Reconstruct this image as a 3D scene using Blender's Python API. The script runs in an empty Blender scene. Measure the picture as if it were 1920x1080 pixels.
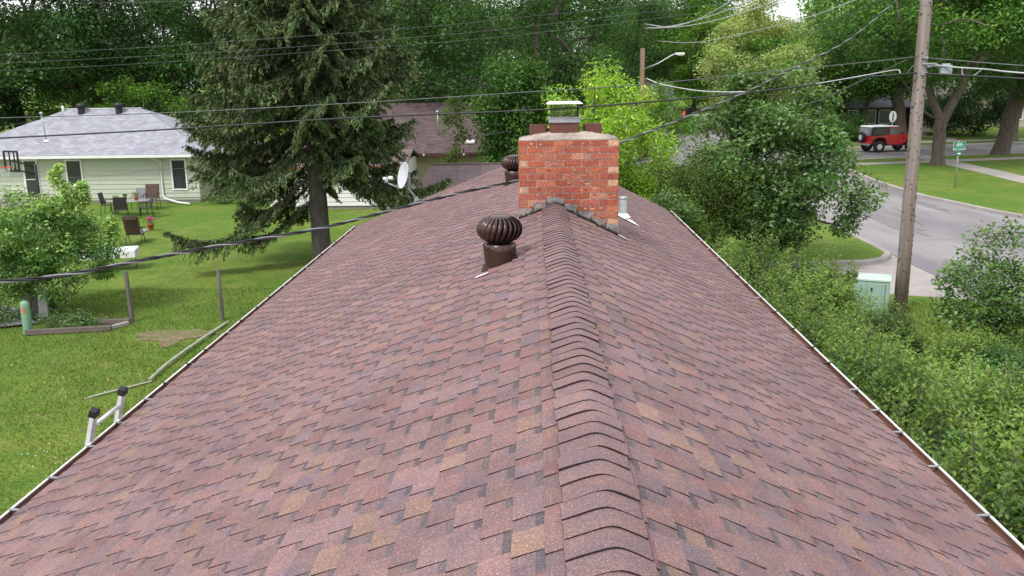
import bpy, bmesh, math, random
import numpy as np
from mathutils import Vector, Matrix
R=math.radians; PI=math.pi
# ------------------------------------------------------------------ camera, sky, sun
F=1700.0; PITCH=R(12.966); YAW=R(1.494); ROLL=R(0.8); CAM=np.array([0.0,0.0,6.2])
sc=bpy.context.scene
cd=bpy.data.cameras.new('camera'); cam=bpy.data.objects.new('camera',cd); sc.collection.objects.link(cam)
MR=Matrix.Rotation(YAW,3,'Z')@Matrix.Rotation(PI/2-PITCH,3,'X')@Matrix.Rotation(-ROLL,3,'Z')
cam.matrix_world=Matrix.Translation(Vector(CAM))@MR.to_4x4()
cd.sensor_width=36; cd.lens=36*F/1920; cd.clip_start=.05; cd.clip_end=3000
sc.camera=cam
sc.view_settings.view_transform='Standard'; sc.view_settings.look='None'; sc.view_settings.gamma=1
sc.view_settings.exposure=1.0
SUN_EL=R(52); SUN_ROT=R(215)
w=bpy.data.worlds.new("World"); sc.world=w; w.use_nodes=True
nt=w.node_tree; nt.nodes.clear()
def N(nt,t,**k):
    n=nt.nodes.new(t)
    for a,v in k.items(): setattr(n,a,v)
    return n
sky=N(nt,'ShaderNodeTexSky',sky_type='NISHITA'); sky.sun_disc=False; sky.sun_elevation=SUN_EL; sky.sun_rotation=SUN_ROT
tc=N(nt,'ShaderNodeTexCoord'); nz=N(nt,'ShaderNodeTexNoise'); nz.inputs['Scale'].default_value=3; nz.inputs['Detail'].default_value=6
rp=N(nt,'ShaderNodeMapRange'); rp.inputs[1].default_value=.30; rp.inputs[2].default_value=.5; rp.inputs[3].default_value=.62; rp.inputs[4].default_value=.97
mx=N(nt,'ShaderNodeMix',data_type='RGBA'); mx.inputs[7].default_value=(9.2,9.3,9.7,1)
bg=N(nt,'ShaderNodeBackground'); bg.inputs[1].default_value=.08
ow=N(nt,'ShaderNodeOutputWorld'); L=nt.links.new
L(tc.outputs['Generated'],nz.inputs['Vector']); L(nz.outputs['Fac'],rp.inputs[0]); L(rp.outputs[0],mx.inputs[0])
L(sky.outputs[0],mx.inputs[6]); L(mx.outputs[2],bg.inputs[0]); L(bg.outputs[0],ow.inputs[0])
sl=bpy.data.lights.new('sun','SUN'); sl.energy=1.5; sl.angle=R(14); sl.color=(1,.96,.9)
so=bpy.data.objects.new('sun',sl); sc.collection.objects.link(so)
# sun direction to match the sky (rotation measured clockwise from +Y)
sd=Vector((math.sin(SUN_ROT)*math.cos(SUN_EL),math.cos(SUN_ROT)*math.cos(SUN_EL),math.sin(SUN_EL)))
so.rotation_euler=sd.to_track_quat('Z','Y').to_euler()
C=sc.collection
random.seed(7); rs=np.random.RandomState(11)
RM=np.array(MR)
def ray(px,py): return RM@np.array([px-960,540-py,-F])
def at(px,py,Y):
    d=ray(px,py); return CAM+d*(Y/d[1])
def gp(px,py,z=0.):
    d=ray(px,py); return CAM+d*((z-6.2)/d[2])
def X(px,Y,py=250): return float(at(px,py,Y)[0])
def Z(py,px,Y): return float(at(px,py,Y)[2])
# ------------------------------------------------------------------ object helpers
def tag(o,label=None,cat=None,group=None,kind=None):
    if label: o['label']=label
    if cat: o['category']=cat
    if group: o['group']=group
    if kind: o['kind']=kind
    return o
def T(name,label,cat,loc=(0,0,0),rz=0,group=None):
    o=bpy.data.objects.new(name,None); C.objects.link(o); o.location=loc; o.rotation_euler=(0,0,rz)
    o.empty_display_size=.2
    return tag(o,label,cat,group)
def copy_tree(o,parent=None):
    c=o.copy(); C.objects.link(c); c.parent=parent
    for ch in list(o.children): copy_tree(ch,c)
    return c
def worldloc(p):
    v=Vector((0,0,0))
    while p is not None: v=v+p.location; p=p.parent
    return v
class MB:
    def __init__(s): s.v=[]; s.f=[]; s.c=[]; s.sm=[]
    def add(s,vs,fs,col=None,smooth=False):
        n=len(s.v); s.v+= [tuple(p) for p in vs]
        for f in fs: s.f.append(tuple(i+n for i in f)); s.c.append(col or (1,1,1)); s.sm.append(smooth)
        return s
    def box(s,c,d,rot=None,col=None):
        x,y,z=d[0]/2,d[1]/2,d[2]/2
        vs=[Vector((a,b,e)) for e in(-z,z) for b in(-y,y) for a in(-x,x)]
        if rot is not None: vs=[rot@v for v in vs]
        c=Vector(c); vs=[v+c for v in vs]
        return s.add(vs,[(0,2,3,1),(4,5,7,6),(0,1,5,4),(2,6,7,3),(0,4,6,2),(1,3,7,5)],col)
    def tube(s,pts,r,n=8,col=None,caps=True):
        pts=[Vector(p) for p in pts]; rr=r if hasattr(r,'__len__') else [r]*len(pts)
        vs=[];up=Vector((0,0,1))
        d0=(pts[1]-pts[0]).normalized()
        if abs(d0.z)>.9: up=Vector((1,0,0))
        for i,p in enumerate(pts):
            d=(pts[min(i+1,len(pts)-1)]-pts[max(i-1,0)]).normalized()
            a=d.cross(up)
            if a.length<1e-4: a=d.cross(Vector((0,1,0)))
            a.normalize(); b=d.cross(a).normalized(); 
            for k in range(n):
                t=2*PI*k/n; vs.append(p+(a*math.cos(t)+b*math.sin(t))*rr[i])
        fs=[(i*n+k,i*n+(k+1)%n,(i+1)*n+(k+1)%n,(i+1)*n+k) for i in range(len(pts)-1) for k in range(n)]
        if caps: fs+=[tuple(range(n))[::-1],tuple((len(pts)-1)*n+k for k in range(n))]
        return s.add(vs,fs,col,True)
    def lathe(s,prof,c=(0,0,0),n=24,rot=None,col=None,smooth=True,closed=False):
        vs=[];c=Vector(c)
        for (r,z) in prof:
            for k in range(n):
                t=2*PI*k/n; v=Vector((r*math.cos(t),r*math.sin(t),z))
                if rot is not None: v=rot@v
                vs.append(v+c)
        m=len(prof)
        fs=[(i*n+k,i*n+(k+1)%n,(i+1)*n+(k+1)%n,(i+1)*n+k) for i in range(m-1) for k in range(n)]
        return s.add(vs,fs,col,smooth)
    def prism(s,poly,a,b,axis='y',rot=None,off=(0,0,0),col=None):
        # poly of 2-D points, extruded from a to b along axis
        def P(u,v,t): return {'y':(u,t,v),'x':(t,u,v),'z':(u,v,t)}[axis]
        vs=[Vector(P(u,v,a)) for u,v in poly]+[Vector(P(u,v,b)) for u,v in poly]
        if rot is not None: vs=[rot@v for v in vs]
        vs=[v+Vector(off) for v in vs]; n=len(poly)
        fs=[(i,(i+1)%n,(i+1)%n+n,i+n) for i in range(n)]+[tuple(range(n))[::-1],tuple(range(n,2*n))]
        return s.add(vs,fs,col)
    def build(s,name,m,parent=None,local=False,col=False,bevel=0):
        me=bpy.data.meshes.new(name); me.from_pydata(s.v,[],s.f)
        me.polygons.foreach_set('use_smooth',s.sm)
        if col:
            a=me.attributes.new('Col','FLOAT_COLOR','FACE'); a.data.foreach_set('color',np.array([(*c,1) for c in s.c],dtype=np.float32).ravel())
        me.materials.append(m); me.validate()
        bm=bmesh.new(); bm.from_mesh(me); bmesh.ops.recalc_face_normals(bm,faces=bm.faces); bm.to_mesh(me); bm.free()
        o=bpy.data.objects.new(name,me); C.objects.link(o)
        if parent is not None:
            if not local:
                me.transform(Matrix.Translation(-worldloc(parent)))
            o.parent=parent
        if bevel:
            b=o.modifiers.new('bevel','BEVEL'); b.width=bevel; b.segments=2; b.limit_method='ANGLE'
        return o
# ------------------------------------------------------------------ materials
MATS={}
def mat(name,c1,c2=None,scale=5,rough=.8,metal=0,bump=0,bscale=None,detail=4,attr=None,stretch=None,spec=.4,coat=0,c3=None,scale2=.6):
    if name in MATS: return MATS[name]
    m=bpy.data.materials.new(name); m.use_nodes=True; t=m.node_tree; p=t.nodes['Principled BSDF']; L=t.links.new
    p.inputs['Roughness'].default_value=rough; p.inputs['Metallic'].default_value=metal; p.inputs['Specular IOR Level'].default_value=spec
    if coat: p.inputs['Coat Weight'].default_value=coat
    tc=N(t,'ShaderNodeTexCoord'); mp=N(t,'ShaderNodeMapping'); L(tc.outputs['Object'],mp.inputs[0])
    if stretch: mp.inputs['Scale'].default_value=stretch
    n=N(t,'ShaderNodeTexNoise'); n.inputs['Scale'].default_value=scale; n.inputs['Detail'].default_value=detail; L(mp.outputs[0],n.inputs['Vector'])
    c2=c2 or tuple(x*.8 for x in c1)
    r=N(t,'ShaderNodeMapRange'); r.inputs[1].default_value=.32; r.inputs[2].default_value=.68; L(n.outputs['Fac'],r.inputs[0])
    x=N(t,'ShaderNodeMix',data_type='RGBA'); x.inputs[6].default_value=(*c1,1); x.inputs[7].default_value=(*c2,1); L(r.outputs[0],x.inputs[0])
    out=x.outputs[2]
    if c3:
        n2=N(t,'ShaderNodeTexNoise'); n2.inputs['Scale'].default_value=scale2; n2.inputs['Detail'].default_value=3; L(mp.outputs[0],n2.inputs['Vector'])
        r2=N(t,'ShaderNodeMapRange'); r2.inputs[1].default_value=.42; r2.inputs[2].default_value=.66; L(n2.outputs['Fac'],r2.inputs[0])
        y=N(t,'ShaderNodeMix',data_type='RGBA'); L(out,y.inputs[6]); y.inputs[7].default_value=(*c3,1); L(r2.outputs[0],y.inputs[0]); out=y.outputs[2]
    if attr:
        a=N(t,'ShaderNodeAttribute',attribute_name='Col'); y=N(t,'ShaderNodeMix',data_type='RGBA',blend_type='MULTIPLY'); y.inputs[0].default_value=1
        L(out,y.inputs[6]); L(a.outputs['Color'],y.inputs[7]); out=y.outputs[2]
    L(out,p.inputs['Base Color'])
    if bump:
        b=N(t,'ShaderNodeBump'); b.inputs['Strength'].default_value=bump; b.inputs['Distance'].default_value=.02
        n3=N(t,'ShaderNodeTexNoise'); n3.inputs['Scale'].default_value=bscale or scale*2; n3.inputs['Detail'].default_value=5; L(mp.outputs[0],n3.inputs['Vector'])
        L(n3.outputs['Fac'],b.inputs['Height']); L(b.outputs[0],p.inputs['Normal'])
    MATS[name]=m; return m
def leafmat(name,trans=(.25,.45,.04),tw=.3,gloss=.25):
    if name in MATS: return MATS[name]
    m=bpy.data.materials.new(name); m.use_nodes=True; t=m.node_tree; p=t.nodes['Principled BSDF']; L=t.links.new
    p.inputs['Roughness'].default_value=.5; p.inputs['Specular IOR Level'].default_value=gloss
    a=N(t,'ShaderNodeAttribute',attribute_name='Col'); L(a.outputs['Color'],p.inputs['Base Color'])
    tr=N(t,'ShaderNodeBsdfTranslucent'); g=N(t,'ShaderNodeMix',data_type='RGBA',blend_type='MULTIPLY'); g.inputs[0].default_value=1
    L(a.outputs['Color'],g.inputs[6]); g.inputs[7].default_value=(1.5,1.6,.7,1); L(g.outputs[2],tr.inputs[0])
    ms=N(t,'ShaderNodeMixShader'); ms.inputs[0].default_value=tw; L(p.outputs[0],ms.inputs[1]); L(tr.outputs[0],ms.inputs[2])
    L(ms.outputs[0],t.nodes['Material Output'].inputs[0]); MATS[name]=m; return m
def shinglemat(name,base=(1,1,1),gran=270,amt=.5,attr=True,blotch=True):
    m=bpy.data.materials.new(name); m.use_nodes=True; t=m.node_tree; p=t.nodes['Principled BSDF']; L=t.links.new
    p.inputs['Roughness'].default_value=.85; p.inputs['Specular IOR Level'].default_value=.3
    tc=N(t,'ShaderNodeTexCoord')
    v=N(t,'ShaderNodeTexVoronoi'); v.inputs['Scale'].default_value=gran; L(tc.outputs['Object'],v.inputs['Vector'])
    hs=N(t,'ShaderNodeSeparateColor'); L(v.outputs['Color'],hs.inputs[0])
    cr=N(t,'ShaderNodeValToRGB'); e=cr.color_ramp.elements; e[0].position=0; e[0].color=(.28,.27,.30,1); e[1].position=1; e[1].color=(3.4,3.1,2.8,1)
    k=cr.color_ramp.elements.new(.35); k.color=(.8,.8,.82,1); k=cr.color_ramp.elements.new(.82); k.color=(1.15,1.12,1.1,1)
    L(hs.outputs[0],cr.inputs[0])
    n=N(t,'ShaderNodeTexNoise'); n.inputs['Scale'].default_value=1.3; n.inputs['Detail'].default_value=5; L(tc.outputs['Object'],n.inputs['Vector'])
    r=N(t,'ShaderNodeMapRange'); r.inputs[1].default_value=.3; r.inputs[2].default_value=.7; r.inputs[3].default_value=.86; r.inputs[4].default_value=1.12; L(n.outputs['Fac'],r.inputs[0])
    a=N(t,'ShaderNodeAttribute',attribute_name='Col') if attr else N(t,'ShaderNodeRGB')
    if not attr: a.outputs[0].default_value=(*base,1)
    y=N(t,'ShaderNodeMix',data_type='RGBA',blend_type='MULTIPLY'); y.inputs[0].default_value=amt; L(a.outputs[0],y.inputs[6]); L(cr.outputs[0],y.inputs[7])
    z=N(t,'ShaderNodeMix',data_type='RGBA',blend_type='MULTIPLY'); z.inputs[0].default_value=1; L(y.outputs[2],z.inputs[6]); L(r.outputs[0],z.inputs[7])
    n2=N(t,'ShaderNodeTexNoise'); n2.inputs['Scale'].default_value=7; n2.inputs['Detail'].default_value=4; L(tc.outputs['Object'],n2.inputs['Vector'])
    cr2=N(t,'ShaderNodeValToRGB'); e=cr2.color_ramp.elements; e[0].position=.3; e[0].color=(.86,.88,.98,1); e[1].position=.7; e[1].color=(1.14,1.03,.93,1); L(n2.outputs['Fac'],cr2.inputs[0])
    z2=N(t,'ShaderNodeMix',data_type='RGBA',blend_type='MULTIPLY'); z2.inputs[0].default_value=.85 if blotch else 0; L(z.outputs[2],z2.inputs[6]); L(cr2.outputs[0],z2.inputs[7])
    L(z2.outputs[2],p.inputs['Base Color'])
    b=N(t,'ShaderNodeBump'); b.inputs['Strength'].default_value=.35; b.inputs['Distance'].default_value=.002; L(hs.outputs[1],b.inputs['Height']); L(b.outputs[0],p.inputs['Normal'])
    return m
def farshingle(name,c1,c2,c3,bw=.62,rh=.27):
    # far roof: courses with random tab colours, mapped on (along, slope)
    m=bpy.data.materials.new(name); m.use_nodes=True; t=m.node_tree; p=t.nodes['Principled BSDF']; L=t.links.new
    p.inputs['Roughness'].default_value=.9
    uv=N(t,'ShaderNodeUVMap'); b=N(t,'ShaderNodeTexBrick'); L(uv.outputs[0],b.inputs['Vector'])
    b.inputs['Scale'].default_value=1; b.inputs['Brick Width'].default_value=bw; b.inputs['Row Height'].default_value=rh; b.inputs['Mortar Size'].default_value=.022
    b.inputs['Mortar Smooth'].default_value=.3
    b.inputs['Color1'].default_value=(*c1,1); b.inputs['Color2'].default_value=(*c2,1); b.inputs['Mortar'].default_value=(*c3,1); b.offset=.37
    n=N(t,'ShaderNodeTexNoise'); n.inputs['Scale'].default_value=2.; n.inputs['Detail'].default_value=6; L(uv.outputs[0],n.inputs['Vector'])
    r=N(t,'ShaderNodeMapRange'); r.inputs[1].default_value=.3; r.inputs[2].default_value=.7; r.inputs[3].default_value=.82; r.inputs[4].default_value=1.15; L(n.outputs['Fac'],r.inputs[0])
    z=N(t,'ShaderNodeMix',data_type='RGBA',blend_type='MULTIPLY'); z.inputs[0].default_value=1; L(b.outputs[0],z.inputs[6]); L(r.outputs[0],z.inputs[7]); L(z.outputs[2],p.inputs['Base Color'])
    return m
WHITE=mat('white_paint',(.78,.78,.77),(.7,.7,.69),3,.45)
GUTTERW=mat('gutter_white',(.8,.79,.78),(.6,.58,.56),1.2,.4,stretch=(1,.6,1))
BROWNM=mat('brown_metal',(.062,.026,.024),(.045,.02,.018),6,.27,.2,spec=.6)
DRIP=mat('drip_brown',(.15,.06,.04),(.09,.04,.03),3,.7)
BLACK=mat('black_plastic',(.018,.018,.02),(.012,.012,.013),8,.5)
GALV=mat('galvanised',(.40,.42,.43),(.28,.30,.31),7,.42,.5)
ALU=mat('aluminium',(.72,.73,.75),(.6,.61,.63),10,.4,.15)
CABLE=mat('cable_black',(.02,.02,.023),(.03,.03,.033),4,.5)
CABLEG=mat('cable_grey',(.13,.14,.14),(.09,.1,.1),4,.5,.2)
CABLEW=mat('cable_white',(.50,.51,.52),(.38,.38,.39),4,.5,.2)
CONC=mat('concrete',(.42,.38,.36),(.34,.31,.3),3,.9,bump=.3,bscale=30,c3=(.3,.27,.26),scale2=.5)
ASPH=mat('asphalt',(.29,.272,.274),(.235,.22,.225),1.2,.9,bump=.2,bscale=60,c3=(.185,.17,.183),scale2=.55,stretch=(1,.22,1))
BARK=mat('bark',(.15,.12,.10),(.075,.06,.05),9,.95,bump=.9,bscale=18,stretch=(1,1,.22))
BARKD=mat('bark_grey',(.125,.105,.10),(.06,.05,.048),9,.95,bump=1,bscale=22,stretch=(1,1,.35))
WOODG=mat('weathered_wood',(.16,.14,.13),(.09,.078,.07),12,.9,stretch=(1,1,.12),bump=.5)
POLEM=mat('pole_wood',(.31,.27,.245),(.19,.16,.145),14,.9,stretch=(1,1,.05),bump=.6,bscale=30,c3=(.17,.12,.09),scale2=1.6)
GLASSD=mat('dark_glass',(.03,.035,.04),(.05,.055,.06),1.5,.12,spec=.8)
SLING=mat('sling_brown',(.10,.055,.045),(.08,.045,.035),20,.8)
SLINGB=mat('sling_charcoal',(.05,.045,.05),(.04,.036,.04),20,.8)
FRAMEM=mat('bronze_frame',(.035,.028,.026),(.02,.018,.016),8,.5,.3)
FLUE=mat('flue_clay',(.14,.045,.035),(.10,.035,.03),6,.6)
# ------------------------------------------------------------------ ground
def gz(x):
    t=min(1,max(0,(x-2.5)/5.5)); return .9*t*t*(3-2*t)
xs=list(np.concatenate([[-900,-400,-200,-120],np.linspace(-80,2,42),np.linspace(2.4,8.4,16)]))
ys=list(np.concatenate([[-200,-80,-30],np.linspace(-20,100,61),[130,170,220,300,450,700,1500]]))
def und(x,y): return .05*math.sin(x*.31+y*.17)*math.sin(y*.23-x*.11) if (x<0) else 0
g=MB(); nx=len(xs)
g.v=[(x,y,(gz(x)+und(x,y))) for y in ys for x in xs]
g.f=[(j*nx+i,j*nx+i+1,(j+1)*nx+i+1,(j+1)*nx+i) for j in range(len(ys)-1) for i in range(nx-1)]
g.c=[(1,1,1)]*len(g.f); g.sm=[True]*len(g.f)
def grassmat():
    m=bpy.data.materials.new('lawn_grass'); m.use_nodes=True; t=m.node_tree; p=t.nodes['Principled BSDF']; L=t.links.new
    p.inputs['Roughness'].default_value=.95; p.inputs['Specular IOR Level'].default_value=.1
    tc=N(t,'ShaderNodeTexCoord')
    def noise(s,d=4,dist=0):
        n=N(t,'ShaderNodeTexNoise'); n.inputs['Scale'].default_value=s; n.inputs['Detail'].default_value=d; n.inputs['Distortion'].default_value=dist; L(tc.outputs['Object'],n.inputs['Vector']); return n.outputs['Fac']
    def rg(x,a,b,c=0,d=1):
        r=N(t,'ShaderNodeMapRange'); r.inputs[1].default_value=a; r.inputs[2].default_value=b; r.inputs[3].default_value=c; r.inputs[4].default_value=d; L(x,r.inputs[0]); return r.outputs[0]
    def mixc(f,a,b,bt='MIX'):
        x=N(t,'ShaderNodeMix',data_type='RGBA',blend_type=bt)
        if isinstance(f,float): x.inputs[0].default_value=f
        else: L(f,x.inputs[0])
        for i,c in((6,a),(7,b)):
            if isinstance(c,tuple): x.inputs[i].default_value=(*c,1)
            else: L(c,x.inputs[i])
        return x.outputs[2]
    c=mixc(rg(noise(.22,3),.40,.60),(.10,.18,.028),(.155,.21,.04))
    c=mixc(rg(noise(1.1,5),.45,.7),c,(.085,.165,.026))
    c=mixc(rg(noise(.9,6,.8),.56,.72,0,.6),c,(.20,.19,.075))
    c=mixc(rg(noise(3.4,6),.6,.75,0,.7),c,(.16,.15,.07))
    c=mixc(1.0,c,rg(noise(14,8),.3,.7,.65,1.35),'MULTIPLY')
    c=mixc(1.0,c,rg(noise(70,3),.3,.7,.7,1.3),'MULTIPLY')
    L(c,p.inputs['Base Color'])
    b=N(t,'ShaderNodeBump'); b.inputs['Strength'].default_value=.6; b.inputs['Distance'].default_value=.05; L(noise(45,4),b.inputs['Height']); L(b.outputs[0],p.inputs['Normal'])
    return m
GRASS=grassmat()
o=g.build('ground',GRASS); tag(o,kind='structure')
# lower land to the right of the houses, under the streets
m=MB().add([(8.38,-200,.77),(900,-200,.77),(900,1500,.77),(8.38,1500,.77)],[(0,1,2,3)])
o=m.build('ground_east',GRASS); tag(o,kind='structure')
def sheet(name,poly,z,m,kind='structure'):
    b=MB().add([(x,y,z) for x,y in poly],[tuple(range(len(poly)))]); return tag(b.build(name,m),kind=kind)
# streets (asphalt sheets)
sheet('street',[(8.6,-60),(18.6,-60),(18.6,200),(9.6,200),(9.6,76),(8.6,76)],.785,ASPH)
BN=lambda x:59.6+(x-20)*.19; BF=lambda x:68.2+(x-24)*.27
m=MB().add([(8.42,BN(0)-1,.789),(20,BN(20)-4,.789),(200,BN(200),.789),(200,BF(200),.789),(24,BF(24),.789),(8.42,70,.789)],[tuple(range(6))])
tag(m.build('cross_street',ASPH),kind='structure')
def arc(cx,cy,r,a0,a1,n=8): return [(cx+r*math.cos(R(a0+(a1-a0)*i/n)),cy+r*math.sin(R(a0+(a1-a0)*i/n))) for i in range(n+1)]
def slab(name,poly,z0,z1,m,kerb=True,kname='kerb',kpts=None):
    b=MB().prism(poly,z0,z1,'z'); o=tag(b.build(name,m),kind='structure')
    return o
def kerb(name,pts,z0=.7,z1=.925,wd=.2):
    b=MB(); P=[Vector((x,y,0)) for x,y in pts]
    L_=[];
    for i,p in enumerate(P):
        d=(P[min(i+1,len(P)-1)]-P[max(i-1,0)]).normalized(); n=Vector((-d.y,d.x,0)); L_.append((p+n*wd/2,p-n*wd/2,p+n*(wd/2+.02)))
    vs=[];k=0
    for a,c,_ in L_: vs+=[(a.x,a.y,z0),(a.x,a.y,z1),(c.x,c.y,z1-.01),(c.x,c.y,z0)]
    fs=[(i*4+j,i*4+(j+1)%4,(i+1)*4+(j+1)%4,(i+1)*4+j) for i in range(len(P)-1) for j in range(4)]
    fs+=[(0,1,2,3),tuple(len(vs)-4+j for j in(3,2,1,0))]
    b.add(vs,fs); return tag(b.build(name,CONC,bevel=.03),kind='structure')
# island lawn east of the street, rounded corner at the crossing
isl=[(60,-60),(18.3,-60),(18.9,33.5),(18.2,36.0),(17.4,41),(17.5,47),(18.1,52.4),(18.6,54.6),(19.2,56.6),(19.9,57.9),(21.2,59.1),(24.2,59.95),(33,62.2),(60,67.4)]
slab('lawn_island',isl,.70,.90,GRASS)
kerb('kerb_island',isl[1:-0 or None])
nl=[(24.6,69.4),(30.4,70.2),(38.2,72.6),(70,81),(200,116),(200,300),(19.5,300),(19.5,78),(20.4,73),(22,70.4)]
slab('lawn_north',nl,.70,.90,GRASS)
kerb('kerb_north',[(19.5,120),(19.5,78),(20.4,73),(22,70.4),(24.6,69.4),(30.4,70.2),(38.2,72.6),(70,81)],z1=.915)
# west side of the street: lawn corner, driveway apron
wl=[(8.38,26.1),(9.6,26.15),(10.3,26.6),(10.75,27.4),(10.8,28.6),(10.8,46),(10.2,50.5),(9.0,53.2),(8.38,53.8)]
slab('lawn_corner',wl,.70,.90,GRASS); kerb('kerb_corner',wl)
sheet('driveway',[(7.2,22.2),(10.95,21.6),(10.95,60),(10.82,60),(10.75,27),(10.2,26.4),(7.2,26.3)],.7925,CONC)
slab('lawn_front',[(8.38,-60),(10.6,-60),(10.6,20.6),(10.2,21.5),(8.38,22.1)],.70,.90,GRASS)
b=MB(); b.prism([(6.6,21.9),(8.5,22.2),(8.5,26.2),(6.6,26.0)],.60,.906,'z'); tag(b.build('driveway_slab',CONC),kind='structure')
slab('lawn_west',[(8.39,77.5),(9.2,79),(9.6,82),(9.6,300),(8.39,300)],.70,.90,GRASS)
b=MB(); q_=[2+.4*i for i in range(17)]
b.add([(x,y,gz(x)+.02-(.13 if x>8 else 0)) for x in q_ for y in (58.5,70)],[(2*i,2*i+2,2*i+3,2*i+1) for i in range(16)]); tag(b.build('side_street',ASPH),kind='structure')
# pavements
def path(name,pts,wd,z,m=None):
    P=[Vector((x,y,0)) for x,y in pts]; vs=[]
    for i,p in enumerate(P):
        d=(P[min(i+1,len(P)-1)]-P[max(i-1,0)]).normalized(); n=Vector((-d.y,d.x,0))*wd/2
        vs+=[(p.x+n.x,p.y+n.y,z),(p.x-n.x,p.y-n.y,z)]
    fs=[(2*i,2*i+1,2*i+3,2*i+2) for i in range(len(P)-1)]
    return tag(MB().add(vs,fs).build(name,m or CONC),kind='structure')
path('pavement',[(18.6,55.4),(20.2,55.9),(25,57.1),(31.1,58.6),(60,65)],1.3,.904)
path('footpath',[(25.3,60.2),(25.2,56),(25.0,50),(24.7,46.4),(24.4,30),(24.2,-40)],1.5,.908)
path('pavement_north',[(27,72.5),(38,75.2),(70,83.4)],1.2,.904)
path('garden_path',[(33.5,74.2),(34.6,77.5),(33.4,80.5),(36.0,86)],1.1,.908)
path('pavement_far',[(22,84),(22.5,140)],1.6,.904)
path('pavement_crossing',[(20.2,126),(36,150)],3.2,.908)
path('pavement_corner',[(8.39,49.2),(10.6,49.8)],1.1,.904)
# road seams and tar lines
TAR=mat('tar',(.07,.065,.07),(.05,.045,.05),5,.8)
b=MB()
def strip(b,pts,wd,z):
    for i in range(len(pts)-1):
        a=Vector((*pts[i],0)); c=Vector((*pts[i+1],0)); d=(c-a).normalized(); n=Vector((-d.y,d.x,0))*wd/2
        b.add([(a.x+n.x,a.y+n.y,z),(a.x-n.x,a.y-n.y,z),(c.x-n.x,c.y-n.y,z),(c.x+n.x,c.y+n.y,z)],[(0,1,2,3)])
def wander(x0,y0,x1,y1,n,j,seed):
    r=random.Random(seed); return [(x0+(x1-x0)*i/n+r.uniform(-j,j),y0+(y1-y0)*i/n+r.uniform(-j,j)) for i in range(n+1)]
strip(b,wander(10.97,20,10.97,60,30,.012,1),.016,.7965)
strip(b,wander(12.4,30,15.6,30.4,9,.08,2),.015,.7965); strip(b,wander(14.2,33,14.9,38,7,.1,3),.015,.7965)
strip(b,wander(13.1,22,13.4,29,8,.12,4),.015,.7965); strip(b,wander(16,36,17.2,36.2,5,.08,5),.015,.7965)
strip(b,wander(12,41,17,41.8,9,.1,6),.015,.7965); strip(b,wander(15.7,24,15.9,33,10,.1,8),.015,.7965)
tag(b.build('road_seams',TAR),kind='structure')
# bare patch and disturbed soil in the back lawn
def blob(cx,cy,rx,ry,z,seed,n=26,rot=0):
    r=random.Random(seed); P=[]
    for i in range(n):
        a=2*PI*i/n; k=1+r.uniform(-.28,.28); x=rx*k*math.cos(a); y=ry*k*math.sin(a)
        P.append((cx+x*math.cos(rot)-y*math.sin(rot),cy+x*math.sin(rot)+y*math.cos(rot)))
    return P
SOIL=mat('bare_soil',(.24,.165,.12),(.15,.12,.06),8,1,bump=.6,bscale=30,c3=(.11,.13,.035),scale2=2.2)
for k,(cx,cy,rx,ry,s) in enumerate([(-9.3,21.9,.75,.5,3),(-8.6,22.0,.5,.35,5),(-9.0,21.2,.25,.35,9)]):
    P=blob(cx,cy,rx,ry,0,s); zt=.012+.05
    tag(MB().add([(x,y,.016+.004*k+und(x,y)) for x,y in P]+[(cx,cy,.02+.004*k+und(cx,cy))],[(i,(i+1)%len(P),len(P)) for i in range(len(P))]).build('bare_soil',SOIL),kind='structure')
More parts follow.
